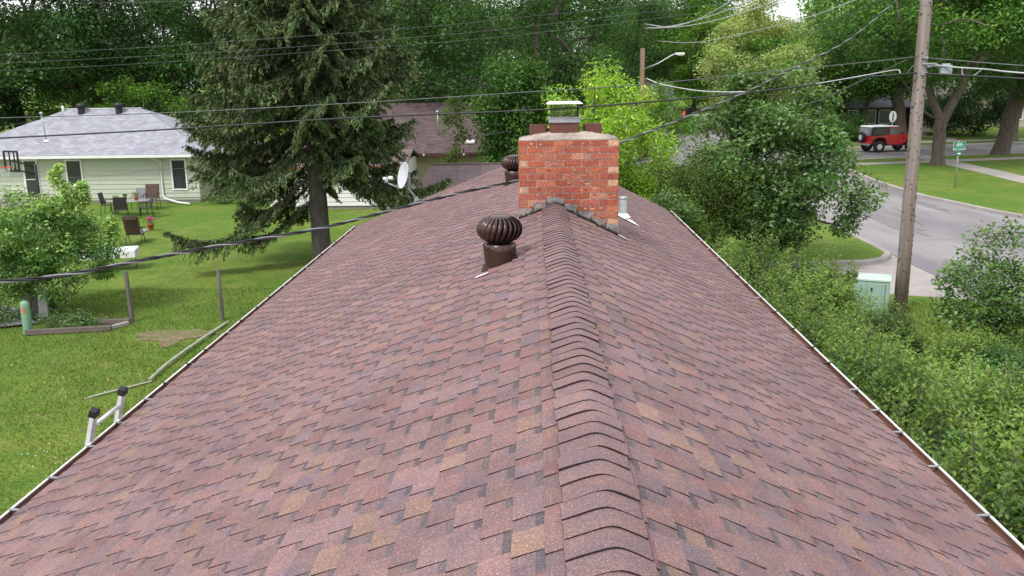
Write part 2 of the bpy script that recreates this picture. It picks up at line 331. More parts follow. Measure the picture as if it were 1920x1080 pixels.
# ------------------------------------------------------------------ our house: roof of laminated shingles
XR=.255; ZR=6.2-1.5; ML=.39; MRT=.51; YE=20.05; YS=-2.6
house=T('shingled_house','long house under the brown laminated shingle roof that fills the foreground','house',(XR,9,0))
SH=shinglemat('shingle_granules')
PAL=[tuple(x*k for x,k in zip(c,(.83,.835,.85))) for c in [(.245,.158,.155),(.238,.14,.136),(.212,.15,.16),(.268,.18,.15),(.228,.152,.145),(.25,.165,.165),(.222,.15,.154),(.258,.16,.15)]]
WP=[.24,.14,.13,.06,.14,.15,.1,.04]
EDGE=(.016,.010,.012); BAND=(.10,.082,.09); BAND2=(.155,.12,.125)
def roof_side(sg,slope,width,name,seed):
    r=random.Random(seed); al=math.atan(slope); d=Vector((sg*math.cos(al),0,-math.sin(al))); n=Vector((sg*math.sin(al),0,math.cos(al)))
    O=Vector((XR,0,ZR)); Ls=width/math.cos(al); e=.128; nc=int(Ls/e)+1
    B=MB()
    def P(s,y,h): return O+d*s+Vector((0,y,0))+n*h
    def q(a,b,c,dd,col): B.add([a,b,c,dd],[(0,1,2,3)],col)
    patt=[(.16,.09),(.21,.13),(.13,.10),(.24,.08),(.18,.12),(.15,.14)]
    hl=.004; ht=.0055
    cs=[r.choice(PAL) for _ in range(400)]
    for i in range(nc):
        s1=Ls-i*e; s0=max(0,s1-e)
        if s1<=0: break
        y=YS-.3-(i*.31)%1.1*0.5; k=(i*2+r.randint(0,1))%6
        phase=i
        while y<YE:
            a,b=patt[k%6]; a*=r.uniform(.82,1.2); b*=r.uniform(.75,1.25); k+=1
            y0=max(y,YS); y1=min(y+a,YE); y2=min(y+a+b,YE); y+=a+b
            if y1<=y0: continue
            cc=r.choices(PAL,WP)[0]; v=r.uniform(.9,1.1); cc=tuple(x*v for x in cc)
            c2=r.choices(PAL,WP)[0]; v=r.uniform(.86,1.04); c2=tuple(x*v for x in c2)
            # tooth
            h0=ht*.35; h1=hl+ht
            q(P(s0,y0,h0),P(s1,y0,h1),P(s1,y1,h1),P(s0,y1,h0),cc)
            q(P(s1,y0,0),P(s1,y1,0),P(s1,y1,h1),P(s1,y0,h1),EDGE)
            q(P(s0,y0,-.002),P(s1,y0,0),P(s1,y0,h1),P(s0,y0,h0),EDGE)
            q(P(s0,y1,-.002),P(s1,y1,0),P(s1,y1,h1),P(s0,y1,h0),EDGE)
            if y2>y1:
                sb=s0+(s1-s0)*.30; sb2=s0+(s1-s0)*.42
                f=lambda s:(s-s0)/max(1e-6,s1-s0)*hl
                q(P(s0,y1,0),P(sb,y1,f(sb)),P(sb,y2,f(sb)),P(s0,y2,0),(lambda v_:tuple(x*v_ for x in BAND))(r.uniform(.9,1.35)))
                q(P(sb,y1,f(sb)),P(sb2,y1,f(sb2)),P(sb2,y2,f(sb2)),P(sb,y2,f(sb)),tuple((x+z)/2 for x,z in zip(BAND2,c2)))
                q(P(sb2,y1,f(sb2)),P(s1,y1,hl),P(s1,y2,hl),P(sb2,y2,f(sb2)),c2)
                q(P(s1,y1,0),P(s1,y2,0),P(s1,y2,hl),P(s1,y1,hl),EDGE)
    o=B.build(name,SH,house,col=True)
    # deck and edge below the shingles
    k=MB(); a=.012
    vs=[P(0,YS,-a),P(Ls-.01,YS,-a),P(Ls-.01,YE-.01,-a),P(0,YE-.01,-a),P(0,YS,-.05),P(Ls-.01,YS,-.05),P(Ls-.01,YE-.01,-.05),P(0,YE-.01,-.05)]
    k.add(vs,[(0,1,2,3),(7,6,5,4),(0,4,5,1),(2,6,7,3),(1,5,6,2),(3,7,4,0)])
    k.build('roof_deck',DRIP,house)
    return P,Ls
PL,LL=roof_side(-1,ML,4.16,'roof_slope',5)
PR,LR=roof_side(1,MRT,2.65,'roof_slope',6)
# ridge caps
B=MB(); r=random.Random(3); y=YE-.02; al=math.atan(ML); ar=math.atan(MRT)
def prof(t,h):
    # smooth crest profile
    k=.034; z=-(math.sqrt(t*t+k*k)-k)*(ML if t<0 else MRT)
    return z+h
TS=[-.162,-.125,-.09,-.055,-.027,0,.022,.045,.07,.095,.122]
while y>YS:
    yn=y-.139*r.uniform(.97,1.03); c=r.choice([(.19,.13,.135),(.18,.12,.122),(.195,.132,.13),(.176,.122,.13)]); v=r.uniform(.94,1.06); c=tuple(x*v for x in c)
    dz=r.uniform(0,.003); cant_=r.uniform(-.035,.035); yo=[cant_*t+.0015*math.sin(t*40+y*9) for t in TS]
    sx=r.uniform(-.007,.007); lift=r.uniform(0,.006) if r.random()<.3 else 0
    far=[(XR+t*1.02+sx,y+.004,ZR+prof(t,.018)) for t in TS]; near=[(XR+t+sx,yn+o_,ZR+prof(t,.0235+dz+lift*max(0,abs(t)-.05)/.1)) for t,o_ in zip(TS,yo)]; bot=[(XR+t+sx,yn+o_,ZR+prof(t,.0175)) for t,o_ in zip(TS,yo)]
    m=len(TS)
    B.add(far+near,[(i,i+1,m+i+1,m+i) for i in range(m-1)],c,True)
    B.add(near+bot,[(i,i+1,m+i+1,m+i) for i in range(m-1)],(.028,.018,.018))
    B.add([far[0],near[0],bot[0],(far[0][0],far[0][1],far[0][2]-.014)],[(0,1,2,3)],EDGE); B.add([far[-1],near[-1],bot[-1],(far[-1][0],far[-1][1],far[-1][2]-.014)],[(0,1,2,3)],EDGE)
    y=yn
B.build('ridge_cap',SH,house,col=True)
# walls
SIDW=mat('house_siding',(.55,.52,.46),(.5,.47,.42),4,.7)
xl=XR-3.7; xr_=XR+2.25; wz=lambda x: ZR-.09-((XR-x)*ML if x<XR else (x-XR)*MRT)
b=MB(); b.prism([(xl,-.3),(xr_,-.3),(xr_,wz(xr_)),(XR,wz(XR)),(xl,wz(xl))],YS+.3,YE-.35,'y'); b.build('wall',SIDW,house)
# gutters with hangers
def gutter(sg,P,Ls,seed):
    e=P(Ls,0,0); x0=e.x; z0=e.z; s=sg
    b=MB(); pf=[(0,.0),(0,-.115),(.085,-.115),(.122,-.05),(.122,.002),(.104,.002),(.104,-.008),(.115,-.01),(.113,-.046),(.08,-.105),(.006,-.105),(.006,0)]
    pf=[(x0+s*(u+.004),z0+v-.028) for u,v in pf]
    g_=b.prism(pf,YS,YE-.02,'y').build('gutter',GUTTERW,house)
    b=MB(); b.add([(x0+s*.012,YS,z0-.036),(x0+s*.012,YE-.03,z0-.036),(x0+s*.014,YE-.03,z0-.128),(x0+s*.014,YS,z0-.128),(x0+s*.085,YE-.03,z0-.129),(x0+s*.085,YS,z0-.129),(x0+s*.113,YE-.03,z0-.076),(x0+s*.113,YS,z0-.076),(x0+s*.1155,YE-.03,z0-.041),(x0+s*.1155,YS,z0-.041)],[(0,1,2,3),(3,2,4,5),(5,4,6,7),(7,6,8,9)])
    b.build('gutter_lining',mat('gutter_dirt',(.21,.085,.055),(.11,.05,.035),2.5,.8,stretch=(1,.4,1),bump=.4,bscale=20,c3=(.16,.10,.07),scale2=1.4),g_)
    r=random.Random(seed); y=YS+.5
    while y<YE-.2:
        h=MB(); h.box((x0+s*.058,y,z0-.026),(.12,.022,.006)); h.box((x0+s*.112,y,z0-.026),(.018,.03,.012)); h.box((x0+s*.085,y+.012,z0-.034),(.05,.012,.02))
        h.build('gutter_hanger',GALV if r.random()<.6 else FRAMEM,g_); y+=r.uniform(.5,.82)
gutter(-1,PL,LL,1); gutter(1,PR,LR,2)
# rake trim on the far gable, downpipe
for sg,P,Ls in((-1,PL,LL),(1,PR,LR)):
    b=MB(); a=P(0,YE+.002,-.004);c=P(Ls,YE+.002,-.004); dn=Vector((0,0,-.14)); y=Vector((0,.02,0))
    b.add([a,c,c+dn,a+dn,a+y,c+y,c+dn+y,a+dn+y],[(0,1,2,3),(4,5,6,7),(0,1,5,4),(3,2,6,7),(1,5,6,2)]); b.build('rake_trim',DRIP,house)
# ------------------------------------------------------------------ chimney
CX0,CX1,CY0,CY1=-.185,1.02,11.0,11.62; CT=6.2-.72
chim=T('brick_chimney','red brick chimney straddling the ridge, topped by three clay flues','chimney',((CX0+CX1)/2,(CY0+CY1)/2,3.9))
BR=shinglemat('brick_face',gran=90,amt=.32,blotch=True)
B=MB(); r=random.Random(12); MORT=(.47,.37,.31)
B.box(((CX0+CX1)/2,(CY0+CY1)/2,(CT+3.4)/2),(CX1-CX0-.016,CY1-CY0-.016,CT-3.4-.006),col=MORT)
rowh=.0795; bw=.2155; bpal=[(.35,.10,.062),(.385,.125,.075),(.315,.085,.056),(.39,.145,.095),(.35,.11,.075),(.42,.21,.14)]
z=CT; row=0
while z>3.7:
    for side in range(4):
        Ls=(CX1-CX0) if side%2==0 else (CY1-CY0)
        t=0 if row%2==side%2 else -bw/2
        while t<Ls-.01:
            a=max(t,0);c=min(t+bw,Ls)
            if Ls-c<.05: c=Ls
            if c-a>.03:
                mid=(a+c)/2; l=c-a-.012; col=r.choices(bpal,[5,5,5,2,4,1])[0]
                if c-a<.14 and r.random()<.4: col=(.50,.30,.20)
                v=r.uniform(.85,1.12); col=tuple(x*v for x in col); dep=.05; o=r.uniform(-.0015,.0015)
                if side==0: B.box((CX0+mid,CY0+dep/2-o,z-rowh/2),(l,dep,rowh-.0125),col=col)
                if side==2: B.box((CX0+mid,CY1-dep/2+o,z-rowh/2),(l,dep,rowh-.0125),col=col)
                if side==1: B.box((CX1-dep/2+o+.003,CY0+mid,z-rowh/2),(dep,l,rowh-.0125),col=col)
                if side==3: B.box((CX0+dep/2-o-.003,CY0+mid,z-rowh/2),(dep,l,rowh-.0125),col=col)
            t=c if Ls-c<1e-6 else t+bw
    z-=rowh; row+=1
# chipped faces: spalls
for _ in range(46):
    x=r.uniform(CX0+.05,CX1-.05); zz=CT-rowh*(r.randint(0,13)+.5)+r.uniform(-.012,.012); w_=r.uniform(.012,.05); h_=r.uniform(.006,.018)
    P_=[(x+w_*math.cos(a)*r.uniform(.6,1),CY0-.0035,zz+h_*math.sin(a+.5*math.cos(a))*r.uniform(.5,1)) for a in [2*PI*i/8 for i in range(8)]]
    B.add(P_,[tuple(range(8))],r.choice([(.55,.33,.24),(.5,.26,.18),(.28,.06,.05),(.6,.42,.32)]))
B.build('brickwork',BR,chim,col=True)
CROWN=mat('mortar_crown',(.27,.23,.21),(.13,.115,.11),11,.95,bump=.9,bscale=35,c3=(.42,.35,.30),scale2=3.5)
b=MB(); nxg,nyg=24,10
for j in range(nyg+1):
    for i in range(nxg+1):
        u=i/nxg;v=j/nyg; x=CX0+.004+u*(CX1-CX0-.008); y=CY0+.004+v*(CY1-CY0-.008)
        e=min(1,min(u,1-u)*3.2)*min(1,min(v,1-v)*3.0+.0); e=e**.75
        b.v.append((x,y,CT+.008+.085*e+r.uniform(-.006,.006)*(1 if 0<e<1 else .5)))
W_=nxg+1
b.f=[(j*W_+i,j*W_+i+1,(j+1)*W_+i+1,(j+1)*W_+i) for j in range(nyg) for i in range(nxg)]
nb=len(b.v); edge=[i for i in range(W_)]+[j*W_+nxg for j in range(1,nyg+1)]+[nyg*W_+i for i in range(nxg-1,-1,-1)]+[j*W_ for j in range(nyg-1,0,-1)]
for k in edge: b.v.append((b.v[k][0],b.v[k][1],CT-.004))
m=len(edge); b.f+=[(edge[k],edge[(k+1)%m],nb+(k+1)%m,nb+k) for k in range(m)]
b.c=[(1,1,1)]*len(b.f); b.sm=[False]*len(b.f); b.build('crown',CROWN,chim)
def rrect(w_,d_,rad,n=5):
    P=[]
    for cx,cy,a0 in((w_/2-rad,d_/2-rad,0),(-w_/2+rad,d_/2-rad,90),(-w_/2+rad,-d_/2+rad,180),(w_/2-rad,-d_/2+rad,270)):
        P+=[(cx+rad*math.cos(R(a0+90*i/n)),cy+rad*math.sin(R(a0+90*i/n))) for i in range(n+1)]
    return P
def flue(cx,cy,w_,d_,z0,z1,t=.022,rot=0):
    b=MB(); A=[(cx+x,cy+y) for x,y in rrect(w_,d_,.035)]; I=[(cx+x,cy+y) for x,y in rrect(w_-2*t,d_-2*t,.02)]; n=len(A)
    vs=[(x,y,z0) for x,y in A]+[(x,y,z1) for x,y in A]+[(x,y,z1-.004) for x,y in I]+[(x,y,z0-.02) for x,y in I]
    fs=[(k*n+i,k*n+(i+1)%n,(k+1)*n+(i+1)%n,(k+1)*n+i) for k in range(3) for i in range(n)]
    b.add(vs,fs); return b.build('flue',FLUE,chim)
fc=X(1058,11.3,235)
flue(fc,11.3,.355,.3,CT+.03,CT+.245); f1=flue(X(1009,11.3,245),11.33,.215,.2,CT+.02,CT+.17); f2=flue(X(1111,11.3,245),11.33,.22,.2,CT+.02,CT+.175)
# cap on the central flue: band, mesh cage, lid
cap=T('chimney_cap','metal rain cap with mesh cage over the middle flue of the brick chimney','chimney cap',(fc,11.3,CT+.2))
b=MB(); b.prism([(fc+x,11.3+y) for x,y in rrect(.385,.33,.02)],CT+.2,CT+.252,'z'); b.box((fc,11.3,CT+.256),(.40,.345,.01))
for dx in(-.09,.05): b.lathe([(0,-.004),(.006,-.004),(.006,.004),(0,.004)],(fc+dx,11.3-.166,CT+.228),8,Matrix.Rotation(PI/2,3,'X'))
b.build('base_band',GALV,cap)
b=MB(); hx,hy=.165,.14; z0,z1=CT+.255,CT+.43
n_=22
def strand(face,u0,za,u1,zb):
    def pt(u,z):
        return {0:(fc-hx+u*2*hx,11.3-hy,z),1:(fc+hx,11.3-hy+u*2*hy,z),2:(fc-hx+u*2*hx,11.3+hy,z),3:(fc-hx,11.3-hy+u*2*hy,z)}[face]
    b.tube([pt(u0,za),pt(u1,zb)],.0016,4,caps=False)
for face in range(4):
    for i in range(n_):
        u=i/(n_-1); uu=min(1,u+.14); f=(uu-u)/.14
        if f>0: strand(face,u,z0,uu,z0+(z1-z0)*f)
        uu=max(0,u-.14); f=(u-uu)/.14
        if f>0: strand(face,u,z0,uu,z0+(z1-z0)*f)
for sx in(-1,1):
    for sy in(-1,1): b.tube([(fc+sx*hx,11.3+sy*hy,z0),(fc+sx*hx,11.3+sy*hy,z1)],.003,5)
b.build('mesh_cage',BLACK,cap)
b=MB(); A=.225;D=.19; zl=CT+.432
b.add([(fc-A,11.3-D,zl-.012),(fc+A,11.3-D,zl-.012),(fc+A,11.3+D,zl-.012),(fc-A,11.3+D,zl-.012),(fc-A+.04,11.3-D+.03,zl+.016),(fc+A-.04,11.3-D+.03,zl+.016),(fc+A-.04,11.3+D-.03,zl+.016),(fc-A+.04,11.3+D-.03,zl+.016)],[(0,1,5,4),(1,2,6,5),(2,3,7,6),(3,0,4,7),(4,5,6,7),(3,2,1,0)])
b.build('lid',mat('cap_lid',(.85,.84,.80),(.7,.68,.64),5,.5,.2),cap,bevel=.006)
# step flashing and tar at the base of the chimney front
FL=mat('lead_flashing',(.30,.30,.32),(.10,.10,.11),9,.65,.3,bump=.5,bscale=25,c3=(.42,.30,.25),scale2=5)
TARM=mat('roof_tar',(.012,.012,.013),(.03,.03,.032),12,.45,bump=.5)
surf=lambda x: ZR-((XR-x)*ML if x<XR else (x-XR)*MRT)
fl=[(CX0-.006,-.02,.13),(-.02,.16,.13),(.145,.36,.10),(.36,.52,.12),(.52,.72,.10),(.70,.87,.10),(.86,CX1+.006,.13)]
for k,(a,c,h) in enumerate(fl):
    if a>=XR: zt=surf(a)+h*.55
    elif c<=XR: zt=surf(c)+h*.55
    else: zt=ZR+h*.9
    b=MB(); y=CY0-.006-.0025*(k%2)
    b.prism([(a,surf(a)-.02),(XR,ZR+.0) if a<XR<c else (a+.001,surf(a)-.02),(c,surf(c)-.02),(c,zt-(.02 if k%2 else .006)),((a+c)/2,zt+.004),(a+.006,zt-.003)],y-.003,y,'y'); b.build('flashing',FL,chim)
b=MB(); r=random.Random(8)
pts=[];x=CX0
while x<CX1: pts.append((x,CY0-.022,surf(x)+.022+r.uniform(-.012,.012)+(.02 if abs(x-XR)<.1 else 0))); x+=.028
b.tube(pts,[.012+r.uniform(0,.014) for _ in pts],6)
for a,c,h in fl[1:]:
    z=surf(a) if a>=XR else surf(a)
    b.tube([(a+.003,CY0-.013,z+.01),(a+r.uniform(-.008,.012),CY0-.013,z+.085)],[.009,.006],5)
b.build('tar_seal',TARM,chim)
for cx in(CX0-.07,CX1+.05):
    b=MB(); P_=[(cx+.07*math.cos(t)*r.uniform(.6,1.1),CY0-.03+.1*math.sin(t)*r.uniform(.6,1.1)) for t in [2*PI*i/12 for i in range(12)]]
    b.add([(x,y,surf(x)+.022) for x,y in P_]+[(cx,CY0-.03,surf(cx)+.035)],[(i,(i+1)%12,12) for i in range(12)])
    b.build('flashing_apron',GALV,chim)
for x,yy in((CX0-.003,0),(CX1+.003,1)):
    b=MB(); 
    for k in range(5):
        y0=CY0+k*.125; b.box((x,y0+.06,surf(x)+.055+.002*(k%2)),(.004+.003*(k%2),.13,.12))
    b.build('side_flashing',FL,chim)
# ------------------------------------------------------------------ roof turbines
def turbine(x,y,label):
    z=surf(x); t=T('turbine_vent',label,'roof vent',(x,y,z-.05),group='brown turbine vents on the roof')
    tilt=Matrix.Rotation(-math.atan(ML) if x<XR else math.atan(MRT),3,'Y')
    b=MB(); b.lathe([(.165,-.02),(.165,.10),(.15,.115)],(x,y,z),28,None); 
    # base cone sheared to the roof
    n=28; vs=[]
    for k in range(n):
        a=2*PI*k/n; px=x+.155*math.cos(a); py=y+.155*math.sin(a); vs.append((px,py,surf(px)-.01))
    for k in range(n):
        a=2*PI*k/n; vs.append((x+.165*math.cos(a)-.012,y+.165*math.sin(a),z+.125+.05*math.cos(a)*-1))
    b=MB(); b.add(vs,[(k,(k+1)%n,n+(k+1)%n,n+k) for k in range(n)],None,True); b.build('base',BROWNM,t)
    b=MB(); b.lathe([(.15,.06),(.157,.065),(.157,.185),(.148,.19),(.0,.19)],(x-.012,y,z),28)
    for k in range(14):
        a=2*PI*k/14; b.box((x-.012+.160*math.cos(a),y+.160*math.sin(a),z+.165),(.008,.008,.008))
    b.build('throat',BROWNM,t)
    b=MB(); x-=.012; zc=z+.325; nb=24
    for k in range(nb):
        a0=2*PI*k/nb; vs=[]; M_=12
        for i in range(M_+1):
            u=i/M_; ph=-1.02+u*2.2   # latitude
            rr=.213*math.cos(ph)**.72 if ph<PI/2 else 0; zz=.13*math.sin(ph)
            tw=.30*math.sin(u*PI*.5)
            wdt=.205*(math.sin(PI*min(1,max(0,u*.86+.10)))**.6)
            for j,(da,dr) in enumerate(((0,.012),(wdt*.45,.006),(wdt*.9,-.006),(wdt*1.3,-.030))):
                A=a0+tw+da; q=rr*(1+dr*4)
                vs.append((x+q*math.cos(A),y+q*math.sin(A),zc+zz))
        fs=[(i*4+j,i*4+j+1,(i+1)*4+j+1,(i+1)*4+j) for i in range(M_) for j in range(3)]
        b.add(vs,fs,None,True)
    o=b.build('vanes',BROWNM,t); sol=o.modifiers.new('thick','SOLIDIFY'); sol.thickness=.0015
    b=MB(); b.lathe([(.0,.137),(.06,.135),(.10,.124),(.115,.113)],(x,y,zc),24); b.build('top_plate',BROWNM,t)
    b=MB(); b.lathe([(.0,-.13),(.12,-.125),(.15,-.05),(.15,.05),(.09,.115),(0,.125)],(x,y,zc),20); b.build('dark_core',BLACK,t)  # black filler behind the vanes, stands in for the shade in their gaps
    b=MB(); s=.175
    b.add([(x-s,y-s,surf(x-s)+.012),(x+s,y-s,surf(x+s)+.012),(x+s,y+s,surf(x+s)+.016),(x-s,y+s,surf(x-s)+.016)],[(0,1,2,3)]); b.build('flange',BROWNM,t)
    return t
turbine(-.325,8.62,'brown metal turbine vent on the near side of the chimney, left of the ridge')
turbine(-.335,15.75,'brown turbine vent half hidden behind the left edge of the brick chimney')
b=MB(); x,y=-.50,8.24
b.add([(x-.05,y-.01,surf(x-.05)+.02),(x+.07,y-.02,surf(x+.07)+.021),(x+.06,y+.03,surf(x+.06)+.02),(x-.03,y+.05,surf(x-.03)+.02),(x-.07,y+.02,surf(x-.07)+.02)],[(0,1,2,3,4)])
tag(b.build('sealant_patch',WHITE),'small white dab of sealant on shingles below the near turbine','sealant')
# silver flue pipe on the right slope
x,y=1.32,13.5; t=T('vent_pipe','short silver metal vent pipe right of the brick chimney','vent pipe',(x,y,surf(x)-.05))
b=MB(); b.lathe([(.064,-.08),(.064,.31),(.060,.315),(.054,.31),(.054,.0)],(x,y,surf(x)),20); b.lathe([(.066,.28),(.069,.285),(.069,.30),(.066,.305)],(x,y,surf(x)),20); b.build('pipe',GALV,t)
for zz in(0,):
    b=MB(); b.add([(x-.13,y-.2,surf(x-.13)+.02),(x+.23,y-.26,surf(x+.23)+.02),(x+.16,y+.13,surf(x+.16)+.02),(x-.12,y+.15,surf(x-.12)+.02)],[(0,1,2,3)]); b.lathe([(.12,.0),(.066,.06)],(x,y,surf(x)+.01),20); b.build('boot',WHITE,t)
# ------------------------------------------------------------------ satellite dish at the far left of the gable
x,y=-2.58,19.85; z=surf(x); t=T('satellite_dish','grey satellite dish with bent arm clamped near the far left roof edge','satellite dish',(x,y,z))
b=MB(); b.box((x,y,z+.03),(.16,.16,.012),Matrix.Rotation(-math.atan(ML),3,'Y')); b.box((x-.02,y,z+.07),(.09,.05,.09)); b.build('mount_foot',GALV,t)
top=(x-.19,y-.02,z+.33)
b=MB(); b.tube([(x-.01,y,z+.05),(x-.09,y,z+.17),(x-.17,y-.01,z+.28),top],.023,10); b.build('mast',GALV,t)
dc=Vector((x-.24,y-.03,z+.58)); nd=Vector((-.84,-.50,.24)).normalized()
q=nd.to_track_quat('Z','Y').to_matrix()
b=MB(); prf=[]
for i in range(9):
    rr=.255*i/8; prf.append((rr,.06*(rr/.255)**2))
prf+=[(.262,.06),(.262,.052)]+[(.255*i/8,.06*(i/8)**2-.008) for i in range(8,-1,-1)]
b.lathe(prf,(0,0,0),32); b.v=[tuple(dc+q@Vector((v[0]*1.0,v[1]*1.12,v[2]))) for v in b.v]; b.build('dish',mat('dish_grey',(.50,.52,.56),(.45,.47,.51),4,.5),t)
b=MB(); b.box(dc-nd*.05,(.12,.12,.09),q); b.box(dc-nd*.09+Vector((0,0,-.12)),(.07,.08,.2)); b.tube([dc-nd*.06,top],.022,8); b.build('bracket',GALV,t)
arm=dc+Vector((-.42,-.10,-.12))
b=MB(); b.tube([Vector(top)+Vector((-.02,0,.02)),dc+Vector((-.13,-.02,-.27)),arm],.013,8); b.build('feed_arm',GALV,t)
b=MB(); b.box(arm+Vector((.02,0,.05)),(.06,.05,.10)); b.box(arm+Vector((.11,.02,.09)),(.10,.055,.065)); b.box(arm+Vector((-.01,-.05,.08)),(.07,.05,.06)); b.build('receiver_head',WHITE,t,bevel=.012)
b=MB(); b.tube([Vector(top)+Vector((.04,0,0)),Vector(top)+Vector((.16,0,.05)),Vector(top)+Vector((.20,0,.17)),Vector(top)+Vector((.12,0,.28)),dc-nd*.08],.006,6)
b.tube([Vector(top),Vector(top)+Vector((-.12,0,-.12)),Vector(top)+Vector((-.12,0,-.26)),Vector(top)+Vector((.02,0,-.25)),(x+.05,y,z+.03)],.005,6); b.tube([Vector(top)+Vector((.04,0,0)),(x,y,z+.22),(x+.08,y,z+.10),(x+.12,y,z+.03)],.006,6)
b.build('coax_cable',CABLE,t)
# ------------------------------------------------------------------ ladder leaning on the left gutter
gx=-4.03; t=T('extension_ladder','aluminium extension ladder leaning on the left gutter, only its black-capped top showing','ladder',(-4.85,7.96,0))
topz=3.30
ya,yb=7.62,8.2
def rail(y,zt,dx,name='rail'):
    a=Vector((-4.90,y,.03)); c=Vector((-3.985,y,zt)); d=(c-a).normalized(); q=d.to_track_quat('Z','Y').to_matrix(); l=(c-a).length
    b=MB(); b.box((a+c)/2,(.092,.036,l),q); b.box((a+c)/2+q@Vector((.028,.008,0)),(.014,.018,l-.002),q); b.box((a+c)/2+q@Vector((-.028,.008,0)),(.014,.018,l-.002),q)
    o=b.build(name,ALU,t)
    k=MB(); k.prism([(-.05,-.03),(.05,-.03),(.05,.03),(.015,.05),(-.05,.035)],-.032,.032,'y',q,c+d*.02); k.build('end_cap',BLACK,o,bevel=.004)
    k=MB(); k.box(a,(.09,.05,.06),q); k.build('foot',BLACK,o)
    return a,c,d
a1,c1,d1=rail(ya,topz,-.06); a2,c2,d2=rail(yb,topz,-.06)
L0=(c1-a1).length
k=(L0-.12)%.3
while k<L0-.1:
    MB().tube([a1+d1*k,a2+d2*k],.02,8).build('rung',ALU,t); k+=.3
# ------------------------------------------------------------------ wires, poles
def smooth(P,n=8):
    P=[Vector(p) for p in P]; out=[]
    Q=[P[0]*2-P[1]]+P+[P[-1]*2-P[-2]]
    for i in range(1,len(Q)-2):
        a,b,c,d=Q[i-1],Q[i],Q[i+1],Q[i+2]
        for k in range(n):
            t=k/n; out.append(.5*((2*b)+(c-a)*t+(2*a-5*b+4*c-d)*t*t+(3*b-a-3*c+d)*t**3))
    out.append(P[-1]); return out
def wire(name,label,pts,r,m,group=None,cat='cable',n=6,parent=None):
    P=[at(*p) if len(p)==3 and p[0]>20 or len(p)==3 and abs(p[1])>15 else p for p in pts]
    o=MB().tube(smooth(P,6),r,n).build(name,m,parent)
    return tag(o,label,cat,group) if label else o
def W(*pts): return [tuple(at(*p)) for p in pts]
def mkwire(name,label,P,r,m,group=None,parent=None,n=6):
    o=MB().tube(smooth(P,6),r,n).build(name,m,parent)
    return tag(o,label,'cable',group) if label else o
PY=20.0; PX=8.22
pole=T('utility_pole','tall weathered wooden utility pole beside the driveway apron, with knots and staples','utility pole',(PX,PY,.9))
b=MB(); b.tube([(PX,PY,.85),(PX,PY,2.5),(PX,PY,5),(PX,PY,7.5),(PX,PY,11)],[.15,.143,.132,.122,.108],20); b.build('shaft',POLEM,pole)
r=random.Random(4)
KN=mat('staple_rust',(.05,.03,.022),(.03,.02,.015),20,.7)
b=MB()
for i in range(150):
    z=.9+r.uniform(0,7.4); a=r.uniform(PI*1.02,PI*1.98); rr=.15-(z-.9)*.0042
    b.box((PX+rr*math.cos(a),PY+rr*math.sin(a),z),(.02*r.uniform(.5,1.2),.02,.026*r.uniform(.4,1.3)))
tag(b.build('staples',KN,pole),kind='stuff')
b=MB(); b.box((PX,PY-.16,10.3),(2.4,.09,.12)); b.build('crossarm',POLEM,pole)
for dx in(-1.05,-.4,.4,1.05):
    b=MB(); b.lathe([(.02,0),(.05,.02),(.03,.05),(.045,.08),(.03,.12),(0,.13)],(PX+dx,PY-.16,10.36),10); b.build('insulator',CABLEG,pole)
b=MB(); hz=Z(120,1745,PY); b.box((PX+.12,PY-.16,hz+.01),(.3,.03,.03)); b.box((PX+.02,PY-.14,Z(138,1720,PY)),(.12,.08,.06)); b.box((PX+.02,PY-.14,Z(108,1720,PY)),(.1,.08,.05)); b.build('bracket',GALV,pole)
# amplifier box hanging beside the pole
t=T('cable_amplifier','grey metal amplifier box hanging on the cables just right of the utility pole','cable box',tuple(at(1772,128,PY-.1)))
c=Vector(at(1773,131,PY-.12)); b=MB(); b.box(c,(.22,.14,.20)); 
for k in range(4): b.box(c+Vector((-.08+.055*k,-.075,.0)),(.012,.02,.18))
b.box(c+Vector((0,0,.115)),(.16,.06,.03)); b.build('housing',mat('box_grey',(.42,.45,.49),(.36,.38,.41),8,.5,.2),t,bevel=.01)
b=MB(); P=Vector(at(1752,124,PY-.12))
for k in range(3): b.lathe([(0,-.05),(.026,-.04),(.026,.04),(0,.05)],P+Vector((-.11+.09*k,0,.012*(k%2))),10,Matrix.Rotation(PI/2,3,'Y'))
b.tube([P+Vector((-.16,0,0)),P+Vector((.12,0,0))],.014,8)
b.build('splice_fittings',CABLEW,t)
mkwire('telephone_cable','thin grey aerial cable crossing the whole picture, the upper of the two long lines',W((-60,222,21.2),(0,221,21.2),(300,212,21.1),(640,194.5,21),(1000,172,20.8),(1210,158,20.6),(1478,131,20.3),(1620,117,20.15),(1722,106,19.95)),.011,CABLEG)
mkwire('telecom_cable','thick black aerial cable crossing behind the chimney cap, the lower of the two long lines',W((-60,262,21.2),(0,259,21.2),(300,243.5,21.1),(640,222,21),(900,211,20.85),(1060,203,20.7),(1240,189,20.6),(1390,175,20.45),(1500,162,20.3),(1600,147,20.15),(1720,137,19.84)),.021,CABLE)
mkwire('cable_sleeve','white sleeve riding above the black cable left of the utility pole',W((1530,157,20.22),(1600,145,20.1),(1650,136,20.0),(1683,131,19.95),(1688,138,19.9)),.012,CABLEW)
mkwire('coax_line','thin white cable dropping from the distant lamp pole onto the black cable',W((1212,147,21.6),(1240,158,21.3),(1300,169,21),(1350,172.5,20.7),(1400,172,20.5)),.014,CABLEW)
mkwire('telephone_cable','grey cable running right from the utility pole, the topmost of three there',W((1733,108,19.95),(1800,114,19.5),(1920,123,18.8),(2200,140,17.5)),.012,CABLEG)
